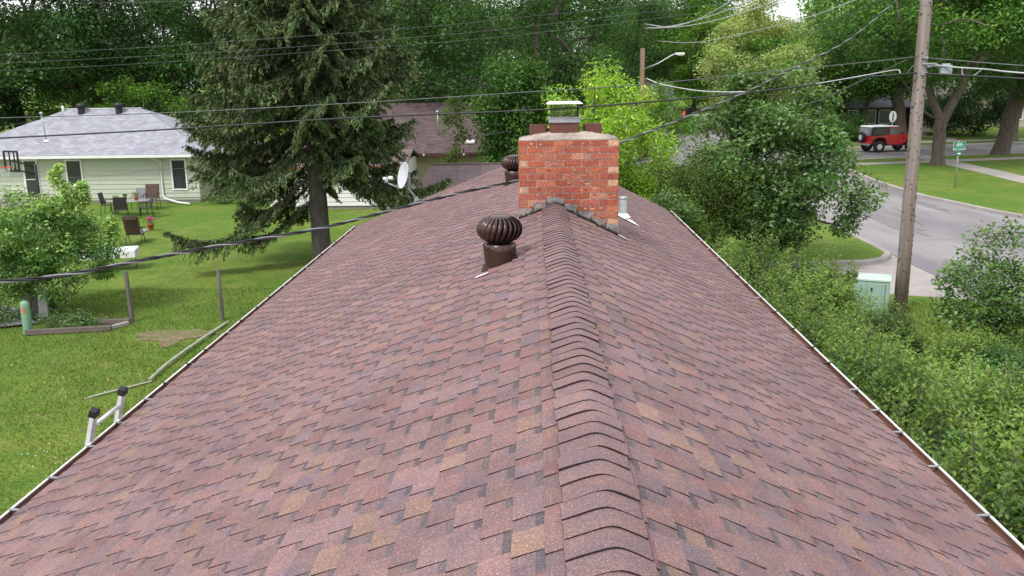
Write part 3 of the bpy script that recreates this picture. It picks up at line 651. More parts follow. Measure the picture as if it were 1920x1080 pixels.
mkwire('trunk_cable','pale thick cable passing the amplifier box to the right of the pole',W((1738,120,19.9),(1790,126,19.7),(1850,130,19.3),(1920,137,18.8),(2200,155,17.5)),.018,CABLEW)
mkwire('telecom_cable','black cable running right from the utility pole, the lowest of three there',W((1733,138,19.84),(1800,141,19.5),(1920,147.5,18.8),(2200,163,17.5)),.022,CABLE)
mkwire('drip_loop','thin wire looping below the pale cable right of the amplifier box',W((1804,127,19.6),(1805,139,19.58),(1815,142,19.5),(1828,140,19.45),(1842,129,19.35)),.010,CABLEW)
mkwire('jumper_wire','short wire slanting between two cables left of the utility pole',W((1700,138,19.95),(1712,124,19.95),(1722,121,19.95)),.009,CABLEG)
mkwire('guy_wire','thin slanting wire falling left from the utility pole into the shrub tree',W((1700,112,19.9),(1640,140,20.6),(1560,177,21.5),(1515,196,22)),.010,CABLEG)
for k,(a,c,d,lab) in enumerate([((0,12),(120,7),(345,2),'highest thin power wire across the top left corner of the trees'),((0,103),(300,87),(800,50),'uppermost of the three faint parallel power wires before the dark trees'),((0,119),(420,97),(780,70),'middle of the three faint parallel power wires before the dark trees'),((0,133),(300,117),(780,83),'lowest of the three faint parallel power wires before the dark trees')]):
    e={0:((700,-9),(1200,-30)),1:((1000,30),(1210,8)),2:((985,50),(1205,24)),3:((1000,62),(1210,37))}[k]
    mkwire('power_wire',lab,W((-60,a[1]+3,22),(*a,22),(*c,21.7),(*d,21.4),(*e[0],21.2),(*e[1],21),(1725,-62+k*12,20)),.0042,mat('wire_dark',(.13,.135,.14)),'thin power wires')
for k,(pts,r_) in enumerate([(((1209,45),(1260,50),(1320,31),(1385,-8)),.02),(((1209,53),(1270,47),(1350,24),(1440,-12)),.02),(((1210,54),(1285,49),(1365,32),(1480,-6)),.02)]):
    mkwire('service_wire',['white wire bowing up to the top edge, leftmost of three meeting at the maple','white wire bowing up to the top edge, middle one of three meeting at the maple','white wire bowing up to the top edge, rightmost of three meeting at the maple'][k],W(*[(x,y,44-j*3) for j,(x,y) in enumerate(pts)]),r_,CABLEW,'white service wires')
mkwire('service_wire','long pale wire sagging before the yellow-green trees at the upper right',W((1233,77,50),(1300,80,47),(1375,67,43),(1440,52,40),(1520,31,36),(1620,-6,32)),.016,CABLEW)
mkwire('service_wire','dark thin wire rising to the upper right across the olive tree',W((1380,126,30),(1450,92,28),(1520,60,26),(1600,24,24),(1665,-6,22)),.010,CABLE)
mkwire('house_wire','hair-thin dark wire crossing in front of the pale green house wall',W((95,334,30),(200,330,30),(300,318,30),(450,311,31),(640,291,32),(800,268,33),(960,246,34)),.007,CABLEG)
# twisted service drop
def triplex(name,label,P,r,grow,seed,pitch=.55):
    t=T(name,label,'cable',tuple(P[0]))
    S=smooth(P,10); S2=[]
    for i in range(len(S)-1):
        for k in range(3): S2.append(S[i].lerp(S[i+1],k/3))
    S2.append(S[-1]); l=0; off=[]
    for k in range(3):
        pts=[];l=0
        for i,p in enumerate(S2):
            if i: l+=(p-S2[i-1]).length
            d=(S2[min(i+1,len(S2)-1)]-S2[max(i-1,0)]).normalized(); a=d.cross(Vector((0,0,1))).normalized(); c=d.cross(a)
            th=2*PI*(l/pitch+.06*math.sin(l*2.1+seed))+2*PI*k/3; pts.append(p+(a*math.cos(th)+c*math.sin(th))*r*1.12)
        MB().tube(pts,r*(.85 if k==0 else 1),7).build('bare_strand' if k==0 else 'insulated_strand',mat('strand_grey',(.33,.34,.35),(.24,.25,.26),6,.45,.3) if k==0 else CABLE,t)
    return t
triplex('service_cable','twisted black and silver service cable crossing the left half of the picture over the roof',W((1010,330,12.1),(975,338,12.0),(870,360,11.3),(765,386,10.6),(600,428,9.5),(380,466,8.4),(240,493,7.7),(120,516,7.2),(0,528,6.9),(-160,540,6.5)),.0092,0,1)
triplex('service_cable','twisted silver service cable climbing from the chimney to the top of the utility pole',W((1120,285,11.75),(1160,269,11.8),(1230,242,12.5),(1300,214,13.3),(1400,172,14.7),(1480,131,16),(1590,75,17.8),(1680,0,19.2),(1728,-52,19.85)),.0078,0,2)
# far lamp pole and its neighbour
Y=60; x=X(1204,Y,130); t=T('street_lamp','distant wooden pole carrying a street lamp on a long slanting arm','street lamp',(x,Y,.9))
b=MB(); zt=Z(90,1206,Y); b.tube([(x,Y,.8),(x,Y,zt)],[.19,.15],12); b.build('pole',mat('pole_far',(.30,.20,.14),(.22,.15,.10),10,.9,stretch=(1,1,.1)),t)
b=MB(); b.tube([(x,Y,Z(131,1206,Y)),(x+1.0,Y-.1,Z(119,1235,Y)),(x+1.9,Y-.2,Z(103,1262,Y)),(x+2.1,Y-.2,Z(101,1268,Y))],.05,8); b.build('arm',GALV,t)
b=MB(); b.box((x+2.35,Y-.2,Z(101,1270,Y)),(.6,.28,.14)); b.box((x+2.4,Y-.2,Z(101,1270,Y)-.09),(.4,.22,.06)); b.build('lamp_head',WHITE,t,bevel=.03)
x2=X(1213,62,170); b=MB(); b.tube([(x2,62,.8),(x2,62,Z(152,1213,62))],.17,10); tag(b.build('pole_stub',BARK),'dark short pole standing right behind the distant lamp pole','pole')
# ------------------------------------------------------------------ building helpers
def addface(o_v,faces,name,m,parent,uv=True):
    me=bpy.data.meshes.new(name); me.from_pydata([tuple(v) for v in o_v],[],faces); me.materials.append(m)
    if uv:
        ul=me.uv_layers.new(name='UVMap')
        for p in me.polygons:
            n=p.normal
            h=Vector((0,0,1)).cross(n)
            h=h.normalized() if h.length>1e-3 else Vector((1,0,0)); v=n.cross(h)
            for li in p.loop_indices:
                q=me.vertices[me.loops[li].vertex_index].co; ul.data[li].uv=(q.dot(h),q.dot(v))
    me.transform(Matrix.Translation(-worldloc(parent)))
    o=bpy.data.objects.new(name,me); C.objects.link(o); o.parent=parent; return o
def slabroof(polys,name,m,parent,th=.09):
    for P in polys:
        P=[Vector(p) for p in P]; n=(P[1]-P[0]).cross(P[2]-P[0]).normalized()
        if n.z<0: P=P[::-1]; n=-n
        k=len(P); Q=[p-Vector((0,0,th)) for p in P]
        addface(P+Q,[tuple(range(k)),tuple(range(2*k-1,k-1,-1))]+[(i,i+k,(i+1)%k+k,(i+1)%k) for i in range(k)],name,m,parent)
def lap(x0,x1,y,z0,z1,step,m,parent,name='siding',skip=()):
    b=MB(); z=z0
    while z<z1-.02:
        zb=min(z+step,z1)
        b.add([(x0,y-.032,z),(x1,y-.032,z),(x1,y-.004,zb),(x0,y-.004,zb),(x0,y,z+.001),(x1,y,z+.001),(x0,y,zb),(x1,y,zb)],[(0,1,2,3),(0,4,5,1),(0,3,6,4),(1,5,7,2)]); z=zb
    return b.build(name,m,parent)
def window(x0,x1,z0,z1,y,parent,name='window',bars=0,trim=.07,dep=.03,glass=None,fm=None):
    b=MB(); fm=fm or WHITE
    for (a,c,e,f) in((x0-trim,x0,z0-trim,z1+trim),(x1,x1+trim,z0-trim,z1+trim),(x0,x1,z1,z1+trim),(x0,x1,z0-trim,z0)): b.box(((a+c)/2,y-dep/2-.03,(e+f)/2),(c-a,dep+.02,f-e))
    for k in range(bars): b.box(((x0+x1)/2,y-.035,z0+(z1-z0)*(k+1)/(bars+1)),(x1-x0,.03,.04))
    f=b.build(name,fm,parent)
    g=MB(); g.box(((x0+x1)/2,y-.034,(z0+z1)/2),(x1-x0-.002,.012,z1-z0-.002)); g.build('pane',glass or GLASSD,f)
    return f
GREYSH=farshingle('grey_shingles',(.33,.335,.375),(.245,.25,.29),(.22,.22,.26),.42,.2)
BROWNSH=farshingle('brown_shingles',(.13,.088,.09),(.085,.058,.06),(.055,.038,.04),.38,.21)
BROWN2=farshingle('brown_garage_shingles',(.175,.13,.13),(.145,.108,.108),(.085,.06,.06),.9,.17)
SLATESH=farshingle('slate_shingles',(.13,.135,.155),(.10,.105,.12),(.07,.07,.08))
GREEN_S=mat('green_siding',(.47,.50,.41),(.43,.46,.38),2,.6)
WHITE_S=mat('white_siding',(.72,.72,.70),(.66,.66,.65),2,.6)
BEIGE=mat('beige_wall',(.50,.42,.28),(.42,.35,.24),2,.8)
FOUND=mat('foundation',(.26,.23,.21),(.2,.18,.165),4,.9,bump=.3)
# ---- pale green house on the left
HY=48.0
gh=T('green_house','pale green sided bungalow with a light grey hipped roof, at the left','house',(-24,52,0))
hx0,hx1=-31,X(365,HY)
b=MB(); b.box(((hx0+hx1)/2,(HY+56)/2,1.35),(hx1-hx0,56-HY,2.4)); b.build('wall',GREEN_S,gh)
b=MB(); b.box(((hx0+hx1)/2,(HY+56)/2,.12),(hx1-hx0-.06,56-HY-.06,.36)); b.build('foundation',FOUND,gh)
lap(hx0,hx1,HY-.002,.28,2.5,.245,GREEN_S,gh)
o_=lap(0,8,0,.28,2.5,.245,GREEN_S,gh); o_.data.transform(Matrix.Translation(-worldloc(gh)-Vector((0,0,0)))@Matrix.Translation((hx1+.002,HY,0))@Matrix.Rotation(PI/2,4,'Z')@Matrix.Translation(worldloc(gh)))
E0,E1,EF,EB,EZ,RZ=hx0-.6,-16.9,47.35,56.6,2.62,4.86
ra=(-26.6,52,RZ); rb=(-22.25,52,RZ)
slabroof([[(E0,EF,EZ),(E1,EF,EZ),rb,ra],[(E1,EF,EZ),(E1,EB,EZ),rb],[(E1,EB,EZ),(E0,EB,EZ),ra,rb],[(E0,EB,EZ),(E0,EF,EZ),ra]],'roof',GREYSH,gh,.06)
b=MB(); b.box(((E0+E1)/2,EF-.05,EZ-.09),(E1-E0,.11,.13)); b.build('gutter',WHITE,gh)
b=MB(); b.box((E1+.0,(EF+EB)/2,EZ-.10),(.05,EB-EF,.15)); b.build('fascia',WHITE,gh)
b=MB(); b.box(((E0+E1)/2,EF+.31,EZ-.165),(E1-E0-.1,.62,.012)); b.build('soffit',WHITE,gh)
for a,c in((a_,c_) for a_,c_ in [(ra,rb)]):
    MB().tube([Vector(a)+Vector((0,0,.02)),Vector(c)+Vector((0,0,.02))],.05,6).build('ridge_cap',mat('ridge_grey',(.5,.5,.53),(.4,.4,.43),5,.9),gh)
window(X(38,HY),X(60,HY),.35,2.3,HY,gh,'door',1,.1); window(X(118,HY),X(144,HY),1.0,2.28,HY,gh,'window',0,.08); window(X(317,HY),X(341,HY),.75,2.25,HY,gh,'window',0,.08)
dx=X(293,HY); b=MB(); b.tube([(dx-.15,EF,EZ-.16),(dx-.1,EF+.2,EZ-.25),(dx+.08,HY-.08,EZ-.42),(dx+.08,HY-.08,.42),(dx+.2,HY-.2,.25),(dx+1.2,HY-.9,.12),(dx+1.9,HY-1.2,.08)],.052,8); b.build('downpipe',WHITE,gh)
def bturb(px,lab):
    x=X(px,51.6,205); z=RZ-.17; t=T('turbine_vent',lab,'roof vent',(x,51.6,z),group='black vents on the grey roof')
    b=MB(); b.lathe([(.2,-.1),(.17,.22)],(x,51.6,z),16); b.build('base',BLACK,t)
    b=MB(); b.lathe([(.17,.2),(.26,.28),(.28,.38),(.24,.48),(.1,.55),(0,.56)],(x,51.6,z),16); b.build('head',BLACK,t)
bturb(152,'black turbine vent on the grey roof, the left one'); bturb(223,'black turbine vent on the grey roof, the right one')
x=X(122,52,210); tag(MB().tube([(x,51.8,RZ-.2),(x,51.8,RZ+.22)],.06,8).build('vent_pipe',WHITE),'small white pipe at the left end of the grey roof ridge','vent pipe')
x=X(89,48.7,280); z0=EZ+(48.7-EF)*.48; t=T('service_mast','thin metal service mast rising from the grey roof above the gutter','service mast',(x,48.7,z0))
MB().tube([(x,48.7,z0-.1),(X(77,48.7,212),48.7,Z(214,77,48.7))],.03,8).build('pipe',GALV,t)
b=MB(); b.lathe([(0,.14),(.08,.1),(.1,.02),(.06,-.04),(0,-.05)],(X(77,48.7,212),48.7,Z(214,77,48.7)),10); b.build('weather_head',GALV,t)
b=MB(); b.lathe([(.16,-.03),(.05,.09)],(x,48.7,z0+.02),12); b.build('boot',WHITE,t)
mkwire('house_wire','dark wire sagging from the left edge to the mast on the grey roof',W((-40,248,44),(0,238,45),(40,231,47),(76,224,48.6)),.02,CABLE)
# porch railing and steps by the door
t=T('porch_railing','small white porch railing beside the door of the green house','railing',(X(28,47,360),46.8,0))
for px in range(8,36,4): MB().tube([(X(px,46.6,360),46.6,.15),(X(px,46.6,360),46.6,.95)],.014,5).build('baluster',CABLEG,t)
MB().box(((X(8,46.6)+X(34,46.6))/2,46.6,.97),(X(34,46.6)-X(8,46.6),.05,.04)).build('handrail',WHITE,t)
MB().box((X(45,46.9),46.9,.10),(2.4,1.7,.22)).build('step',CONC,t)
# air conditioner
x,y=X(455,49,360),49.2; t=T('air_conditioner','round-cornered grey air conditioner unit on a pad at the corner of the green house','air conditioner',(x,y,0))
b=MB(); b.prism([(x+a,y+c) for a,c in rrect(.75,.75,.12)],.1,.82,'z'); b.build('casing',mat('ac_grey',(.20,.21,.22),(.15,.16,.17),4,.6),t)
b=MB(); 
for k in range(16):
    b.box((x,y-.38,.16+k*.04),(.62,.012,.014))
b.build('louvres',GALV,t); MB().prism([(x+a,y+c) for a,c in rrect(.8,.8,.14)],.821,.86,'z').build('top_cover',WHITE_S,t); MB().box((x,y,.05),(1,1,.1)).build('pad',CONC,t)
tag(MB().box((X(478,47,365),47.8,.05),(.12,2.6,.1)).build('edging',CONC),'pale concrete edging strip running from the air conditioner','edging')
# ---- white sided garage behind the spruce
wy0=44.4; wg=T('white_garage','white lap sided garage with brown downpipe, behind the trunk of the spruce','garage',(-9.5,46.5,0))
wx0,wx1=X(508,wy0,380),X(762,wy0,380)
b=MB(); b.box(((wx0+wx1)/2,wy0+2.5,1.25),(wx1-wx0,5,2.1)); b.build('wall',WHITE_S,wg); MB().box(((wx0+wx1)/2,wy0+2.5,.09),(wx1-wx0-.05,4.95,.28)).build('foundation',FOUND,wg)
lap(wx0,wx1,wy0-.002,.22,2.2,.21,WHITE_S,wg)
slabroof([[(wx0-.4,wy0-.45,2.2),(wx1+.1,wy0-.45,2.2),(wx1+.1,wy0+2.6,2.78),(wx0-.4,wy0+2.6,2.78)],[(wx0-.4,wy0+2.6,2.78),(wx1+.1,wy0+2.6,2.78),(wx1+.1,wy0+5.4,2.2),(wx0-.4,wy0+5.4,2.2)]],'roof',BROWN2,wg)
MB().box(((wx0+wx1)/2-.15,wy0-.5,2.13),(wx1-wx0+.5,.1,.12)).build('gutter',mat('red_brown_metal',(.22,.06,.035),(.16,.05,.03),4,.5),wg)
MB().box((wx0+.02,wy0-.02,1.2),(.1,.06,2.0)).build('corner_trim',WHITE,wg)
MB().tube([(wx0+.28,wy0-.45,2.08),(wx0+.28,wy0-.12,1.9),(wx0+.42,wy0-.1,.5),(wx0+.40,wy0-.14,.3),(wx0+.2,wy0-.5,.1)],.05,8).build('downpipe',MATS['red_brown_metal'],wg)
tag(MB().box((wx0+.1,wy0-.75,.04),(.3,.6,.08)).build('splash_block',CONC),'small concrete splash block under the brown downpipe of the white garage','splash block')
# ---- low brown roofed building beyond our left roof edge
bg_=T('brown_roofed_garage','low building whose plain brown shingle roof shows beyond the left roof slope','garage',(-2,36,0))
rl=at(808,309,36.3); rr_=at(1010,302,36.3); el=at(752,396,33.2)
A=(float(rl[0]),36.3,float(rl[2])); Bp=(2.3,36.3,float(rl[2])); Cc=(2.3,33.0,float(el[2])-.1); D=(float(el[0]),33.0,float(el[2])-.1)
slabroof([[D,Cc,Bp,A],[A,Bp,(2.3,39.6,D[2]),(D[0],39.6,D[2])]],'roof',BROWN2,bg_)
MB().box(((D[0]+2.3)/2+.25,36.3,(D[2]-.1)/2),(2.3-D[0]-.6,5.8,D[2]-.1)).build('wall',WHITE_S,bg_)
MB().tube([A,Bp],.06,6).build('ridge_cap',mat('ridge_brown',(.17,.13,.12),(.14,.1,.1),5,.9),bg_)
# ---- maroon roofed house behind
mh=T('maroon_house','long house with a dark maroon brown roof and beige wall, behind the spruce','house',(-7,53,0))
mz=2.42; mr=4.93; my0=48.6; my1=54.2
slabroof([[(-13.4,my0,mz),(-.3,my0,mz),(-.5,my1,mr),(-13.2,my1,mr)],[(-13.2,my1,mr),(-.5,my1,mr),(-.3,60,mz),(-13.4,60,mz)]],'roof',BROWNSH,mh)
MB().box((-8.0,53.7,1.15),(10.0,9,2.3)).build('wall',BEIGE,mh)
for k in range(7): MB().box((-12.2+k*1.45,49.19,1.15),(.06,.03,2.3)).build('batten',BEIGE,mh)
MB().box((-6.85,my0-.04,mz-.12),(13.1,.08,.15)).build('fascia',mat('fascia_maroon',(.075,.028,.022),(.06,.02,.018),5,.6),mh)
for px in(640,690,741,795,870,940): MB().box((X(px,my0,290),my0-.1,mz-.08),(.07,.05,.1)).build('gutter_bracket',WHITE,mh)
x=X(823,50.5,265); z0=mz+(50.5-my0)*.448; t=T('service_mast','slender service mast standing on the maroon brown roof','service mast',(x,50.5,z0))
MB().tube([(x,50.5,z0-.05),(x-.03,50.5,z0+1.25)],.03,8).build('pipe',GALV,t); MB().lathe([(0,.12),(.07,.08),(.1,0),(.04,-.08)],(x-.03,50.5,z0+1.22),10).build('weather_head',GALV,t)
x=X(881,49.6,260); z0=mz+(49.6-my0)*.448; t=T('roof_vent','small black stub vent with white base on the maroon brown roof','roof vent',(x,49.6,z0))
MB().lathe([(.05,0),(.05,.34),(.09,.36),(.09,.42),(0,.44)],(x,49.6,z0),8).build('stub',BLACK,t); MB().box((x,49.55,z0+.06),(.5,.3,.09),Matrix.Rotation(.42,3,'X')).build('base',WHITE,t)
mkwire('house_wire','thin wire running across the maroon brown roof to the mast foot',W((800,272,49),(870,262,48.8),(960,246,48),(1040,235,47)),.012,CABLE)
# ---- distant houses
def fhouse(label,x0,x1,y0,y1,ez,rz,rm,wm,hip=0,z0=.0,wins=()):
    t=T('distant_house',label,'house',((x0+x1)/2,(y0+y1)/2,z0)); ym=(y0+y1)/2
    if hip: P=[[(x0-.5,y0-.5,ez),(x1+.5,y0-.5,ez),(x1-hip,ym,rz),(x0+hip,ym,rz)],[(x1+.5,y0-.5,ez),(x1+.5,y1+.5,ez),(x1-hip,ym,rz)],[(x1+.5,y1+.5,ez),(x0-.5,y1+.5,ez),(x0+hip,ym,rz),(x1-hip,ym,rz)],[(x0-.5,y1+.5,ez),(x0-.5,y0-.5,ez),(x0+hip,ym,rz)]]
    else: P=[[(x0-.5,y0-.5,ez),(x1+.5,y0-.5,ez),(x1+.5,ym,rz),(x0-.5,ym,rz)],[(x0-.5,ym,rz),(x1+.5,ym,rz),(x1+.5,y1+.5,ez),(x0-.5,y1+.5,ez)]]
    slabroof(P,'roof',rm,t,.12)
    b=MB()
    if hip: b.box(((x0+x1)/2,ym,(z0+ez)/2-.05),(x1-x0,y1-y0,ez-z0))
    else: b.prism([(y0,z0),(y1,z0),(y1,ez-.1),(ym,rz-.25),(y0,ez-.1)],x0,x1,'x')
    b.build('wall',wm,t)
    for (a,c,e,f) in wins: window(a,c,e,f,y0,t,'window',0,.08)
    return t
DW=mat('dark_brick',(.075,.06,.055),(.05,.04,.038),8,.9); GW=mat('grey_wall',(.3,.3,.3),(.25,.25,.25),2,.8); TW=mat('tan_wall',(.42,.34,.28),(.36,.3,.25),2,.8)
fhouse('dark slate roofed house glimpsed between trees behind the grey roof',X(172,72,190),X(262,72,190),72,80,3.4,6.6,SLATESH,GW,z0=0,hip=2.2)
fhouse('blue-grey roofed house glimpsed above the maroon roof through the maple',X(868,80,190),X(985,80,190),80,88,3.5,5.9,SLATESH,GW)
y=84; fhouse('dark brick house in deep shade behind the red car',X(1575,y,230),X(1705,y,230),y,y+9,3.3,4.4,SLATESH,DW,z0=.9,wins=[(X(1622,y,225),X(1640,y,225),1.9,3.0),(X(1648,y,225),X(1668,y,225),1.9,3.0),(X(1590,y,225),X(1606,y,225),1.7,3.0)])
y=96; fhouse('house with a steep grey roof corner showing above the shrub tree',X(1490,y,170),X(1545,y,170),y,y+10,3.6,7.0,SLATESH,GW,z0=.9,hip=1)
y=88; fhouse('house with a broad grey-brown roof behind the forked tree',X(1722,y,160),X(1828,y,160),y,y+9,3.9,6.6,farshingle('taupe_shingles',(.19,.165,.165),(.16,.135,.14),(.1,.085,.085)),TW,z0=.9)
y=92; fhouse('pale house glimpsed between dark trunks at the far right edge',X(1880,y,215),X(2050,y,215),y,y+9,3.2,5.8,SLATESH,TW,z0=.9,wins=[(X(1896,y,225),X(1915,y,225),1.7,2.9)])
y=125; fhouse('tan house glimpsed behind the distant lamp pole',X(1170,y,185),X(1262,y,185),y,y+9,3.2,5.2,SLATESH,TW,z0=.9,wins=[(X(1186,y,185),X(1200,y,185),1.6,2.8)])
# ------------------------------------------------------------------ street signs
GRN=mat('sign_green',(.005,.20,.12),(.005,.17,.10),3,.4); SWH=mat('sign_white',(.80,.82,.80),(.76,.78,.76),3,.4)
SB=mat('sign_back',(.62,.64,.64),(.5,.52,.52),4,.5)
def textobj(body,size,loc,rot,parent,m,name='lettering'):
    cu=bpy.data.curves.new(name,'FONT'); cu.body=body; cu.size=size; cu.align_x='CENTER'; cu.align_y='CENTER'; cu.extrude=.002; cu.materials.append(m)
    tmp=bpy.data.objects.new(name,cu); C.objects.link(tmp); bpy.context.view_layer.update(); me=bpy.data.meshes.new_from_object(tmp); bpy.data.objects.remove(tmp)
    o=bpy.data.objects.new(name,me); C.objects.link(o); o.parent=parent; o.location=Vector(loc)-worldloc(parent); o.rotation_euler=rot; return o
sy=43.3; sx=X(1790,sy,353); t=T('bike_route_sign','green bike route sign over a small arrow plate, on a thin post in the lawn','sign',(sx,sy,.9))
MB().tube([(sx,sy,.88),(sx+.015,sy+.005,3.12)],.03,6).build('post',GALV,t)
zt=Z(266,1797,sy); zb=Z(282,1797,sy); sw=.56; cxs=sx+.02; zc=(zt+zb)/2; hh=(zt-zb)
pl=MB().prism([(cxs+u,zc+v) for u,v in rrect(sw,hh,.03)],sy-.05,sy-.035,'y').build('sign_panel',SWH,t)
MB().prism([(cxs+u,zc+v) for u,v in rrect(sw-.014,hh-.014,.027)],sy-.053,sy-.0505,'y').build('sign_face',GRN,t)
b=MB(); yb_=sy-.056; k=.9; oz=zc+.05
def ring(cx,cz,rr): 
    P=[(cx+rr*math.cos(2*PI*i/18),yb_,cz+rr*math.sin(2*PI*i/18)) for i in range(19)]; b.tube(P,.0085,5,caps=False)
ring(cxs-.115,oz-.03,.072); ring(cxs+.115,oz-.03,.072)
for P in([(-.115,-.03),(-.055,.055)],[(-.055,.055),(.07,.055)],[(-.01,-.03),(.07,.055)],[(-.055,.055),(-.01,-.03)],[(-.115,-.03),(-.01,-.03)],[(.115,-.03),(.06,.09)],[(.06,.09),(.10,.10)],[(-.065,.055),(-.075,.085)],[(-.10,.085),(-.05,.085)]): b.tube([(cxs+P[0][0],yb_,oz+P[0][1]),(cxs+P[1][0],yb_,oz+P[1][1])],.008,5)
b.build('bicycle_symbol',SWH,t)
textobj('BIKE  ROUTE',.098,(cxs,sy-.056,zc-.142),(PI/2,0,0),t,SWH)
zt2=Z(284,1797,sy); zb2=Z(291.5,1797,sy); zc2=(zt2+zb2)/2; h2=zt2-zb2
MB().prism([(cxs+u,zc2+v) for u,v in rrect(.25,h2,.02)],sy-.05,sy-.035,'y').build('arrow_panel',GRN,t)
MB().prism([(cxs-.085,zc2-.022),(cxs+.02,zc2-.022),(cxs+.02,zc2-.06),(cxs+.09,zc2),(cxs+.02,zc2+.06),(cxs+.02,zc2+.022),(cxs-.085,zc2+.022)],sy-.055,sy-.0515,'y').build('arrow',SWH,t)
sy=70.5; sx=X(1672,sy,240); t=T('stop_sign','white back of an octagonal sign on a post behind the red car','sign',(sx,sy,.9))
MB().tube([(sx,sy,.85),(sx,sy,3.45)],.04,6).build('post',GALV,t)
b=MB(); q=Matrix.Rotation(R(28),3,'Z'); b.prism([(.40*math.cos(PI/8+PI/4*i),.44*math.sin(PI/8+PI/4*i)+3.05) for i in range(8)],-.02,-.0,'y'); b.v=[tuple(q@Vector(v)+Vector((sx,sy-.03,0))) for v in b.v]; b.build('sign_panel',SWH,t)
MB().box((sx,sy-.06,3.05),(.09,.04,.6)).build('sign_edge',BLACK,t)
sy=66; sx=X(1538,sy,205); t=T('street_name_sign','small green street name blade above the shrub tree','sign',(sx,sy,.9))
MB().tube([(sx,sy,.85),(sx,sy,Z(200,1538,sy))],.03,6).build('post',GALV,t); MB().box((sx,sy,Z(202,1538,sy)),(.55,.02,.2)).build('name_blade',mat('sign_teal',(.01,.25,.19),(.01,.22,.17),3,.4),t)
for px,py,Y_ in((1283,198,128),):
    x=X(px,Y_,py); t=T('traffic_drum','small orange marker beside the far pavement','marker',(x,Y_,.9))
    MB().lathe([(.2,0),(.2,.1),(.15,.12),(.11,.7),(0,.72)],(x,Y_,.9),12).build('body',mat('orange',(.8,.13,.03),(.7,.1,.02),3,.5),t); MB().box((x,Y_,.91),(.7,.7,.05)).build('foot',BLACK,t)
PATCH=mat('road_patch',(.17,.158,.165),(.205,.19,.198),3,.9,bump=.3,bscale=60)
for k,(cx,cy,rx,ry) in enumerate([(13.4,34,.5,2.6),(15.9,27.5,.35,1.8),(14.8,46,.8,1.6),(12.2,25.5,.25,1.4),(16.6,39,.25,2.2),(24,64,1.8,.5),(31,66.5,2.5,.4)]):
    sheet('road_patch',blob(cx,cy,rx,ry,0,70+k),.7935+.0005*k+(.003 if cy>60 else 0),PATCH)
# ------------------------------------------------------------------ utility boxes
CG=mat('cabinet_green',(.30,.44,.37),(.26,.39,.33),3,.55); cx_,cy_=7.62,20.05
cz0=.9; t=T('utility_cabinet','pale green metal utility cabinet with louvred side, left of the utility pole','utility cabinet',(cx_,cy_,cz0)); q=Matrix.Rotation(R(-22),3,'Z')
def L2W(v): return q@Vector(v)+Vector((cx_,cy_,cz0-.02))
def lb(name,c,d,m,par=t,bevel=0):
    b=MB(); b.box((0,0,0),d,None); b.v=[tuple(L2W(Vector(v)+Vector(c))) for v in b.v]; return b.build(name,m,par,bevel=bevel)
lb('body',(0,0,.42),(.66,.62,.86),CG,bevel=.01); lb('lid',(0,0,.875),(.70,.66,.05),mat('cabinet_lid',(.50,.62,.56),(.45,.57,.51),3,.5),bevel=.01)
lb('door',(.02,-.318,.42),(.30,.012,.74),CG); lb('door',(.02-.31+.0,-.318,.42),(.26,.012,.74),CG); lb('latch',(-.04,-.33,.66),(.035,.02,.09),BLACK)
for k in range(9): lb('louvre',(-.335,.0,.2+k*.065),(.012,.5,.02),CG)
lb('seam',(.24,-.325,.42),(.008,.006,.74),BLACK)
x,y=-13.05,22.2; t=T('utility_pedestal','short round green pedestal with an orange mark, at the end of the timber bed','pedestal',(x,y,0))
MB().lathe([(.105,0),(.115,.05),(.115,.70),(.11,.78),(.085,.83),(.04,.855),(0,.86)],(x,y,0),20).build('body',mat('pedestal_green',(.20,.36,.24),(.17,.31,.21),3,.5),t)
b=MB(); b.box((x+.01,y-.116,.62),(.05,.006,.14)); b.build('tag',mat('orange',(.8,.13,.03)),t)
MB().lathe([(.12,0),(.12,.06)],(x,y,0),20).build('base',CG,t)
# ------------------------------------------------------------------ yard things
def post(x,y,h,rx,label,grp=None,r_=.055,m=WOODG):
    t=MB(); q=Matrix.Rotation(rx,3,'Y'); 
    prf=[(r_*1.05,-.1),(r_,h*.5),(r_*.95,h-.01),(r_*.8,h),(0,h)]
    t.lathe(prf,(x,y,0),8,q); return tag(t.build('fence_post',m),label,'post',grp)
post(-8.38,23.3,1.42,.0,'weathered wooden post standing alone near our roof edge','old posts in the lawn',.055)
post(-10.78,23.2,1.4,-.02,'weathered wooden post beside the young leafy tree','old posts in the lawn',.06)
post(-13.75,23.5,1.05,.02,'thick grey post behind the green pedestal','old posts in the lawn',.11,mat('post_pale',(.34,.34,.27),(.26,.26,.21),8,.9))
b=MB(); b.box((-13.25,23.4,.45),(.24,.06,.95),Matrix.Rotation(.05,3,'Y')); tag(b.build('board',mat('board_grey',(.42,.41,.40),(.36,.35,.34),4,.8)),'pale upright board between the grey post and the young tree','board')
b=MB(); b.box((-13.5,23.46,.45),(.16,.05,.8)); tag(b.build('board',WOODG),'dark narrow board between the grey post and the pale board','board')
TM=mat('timber',(.17,.14,.12),(.10,.085,.075),9,.95,stretch=(.15,1,1),bump=.6)
def timber(x0,y0,x1,y1,z,label,h=.13,wd=.13,m=TM):
    a=Vector((x0,y0,z));c=Vector((x1,y1,z)); d=c-a; q=Matrix.Rotation(math.atan2(d.y,d.x),3,'Z'); b=MB(); b.box((a+c)/2,(d.length,wd,h),q)
    return tag(b.build('landscape_timber',m,bevel=.012),label,'timber','timbers edging the bed')
timber(-13.0,21.98,-10.95,22.35,.08,'long weathered timber along the near side of the garden bed')
timber(-12.75,22.95,-10.75,23.0,.08,'weathered timber along the far side of the garden bed')
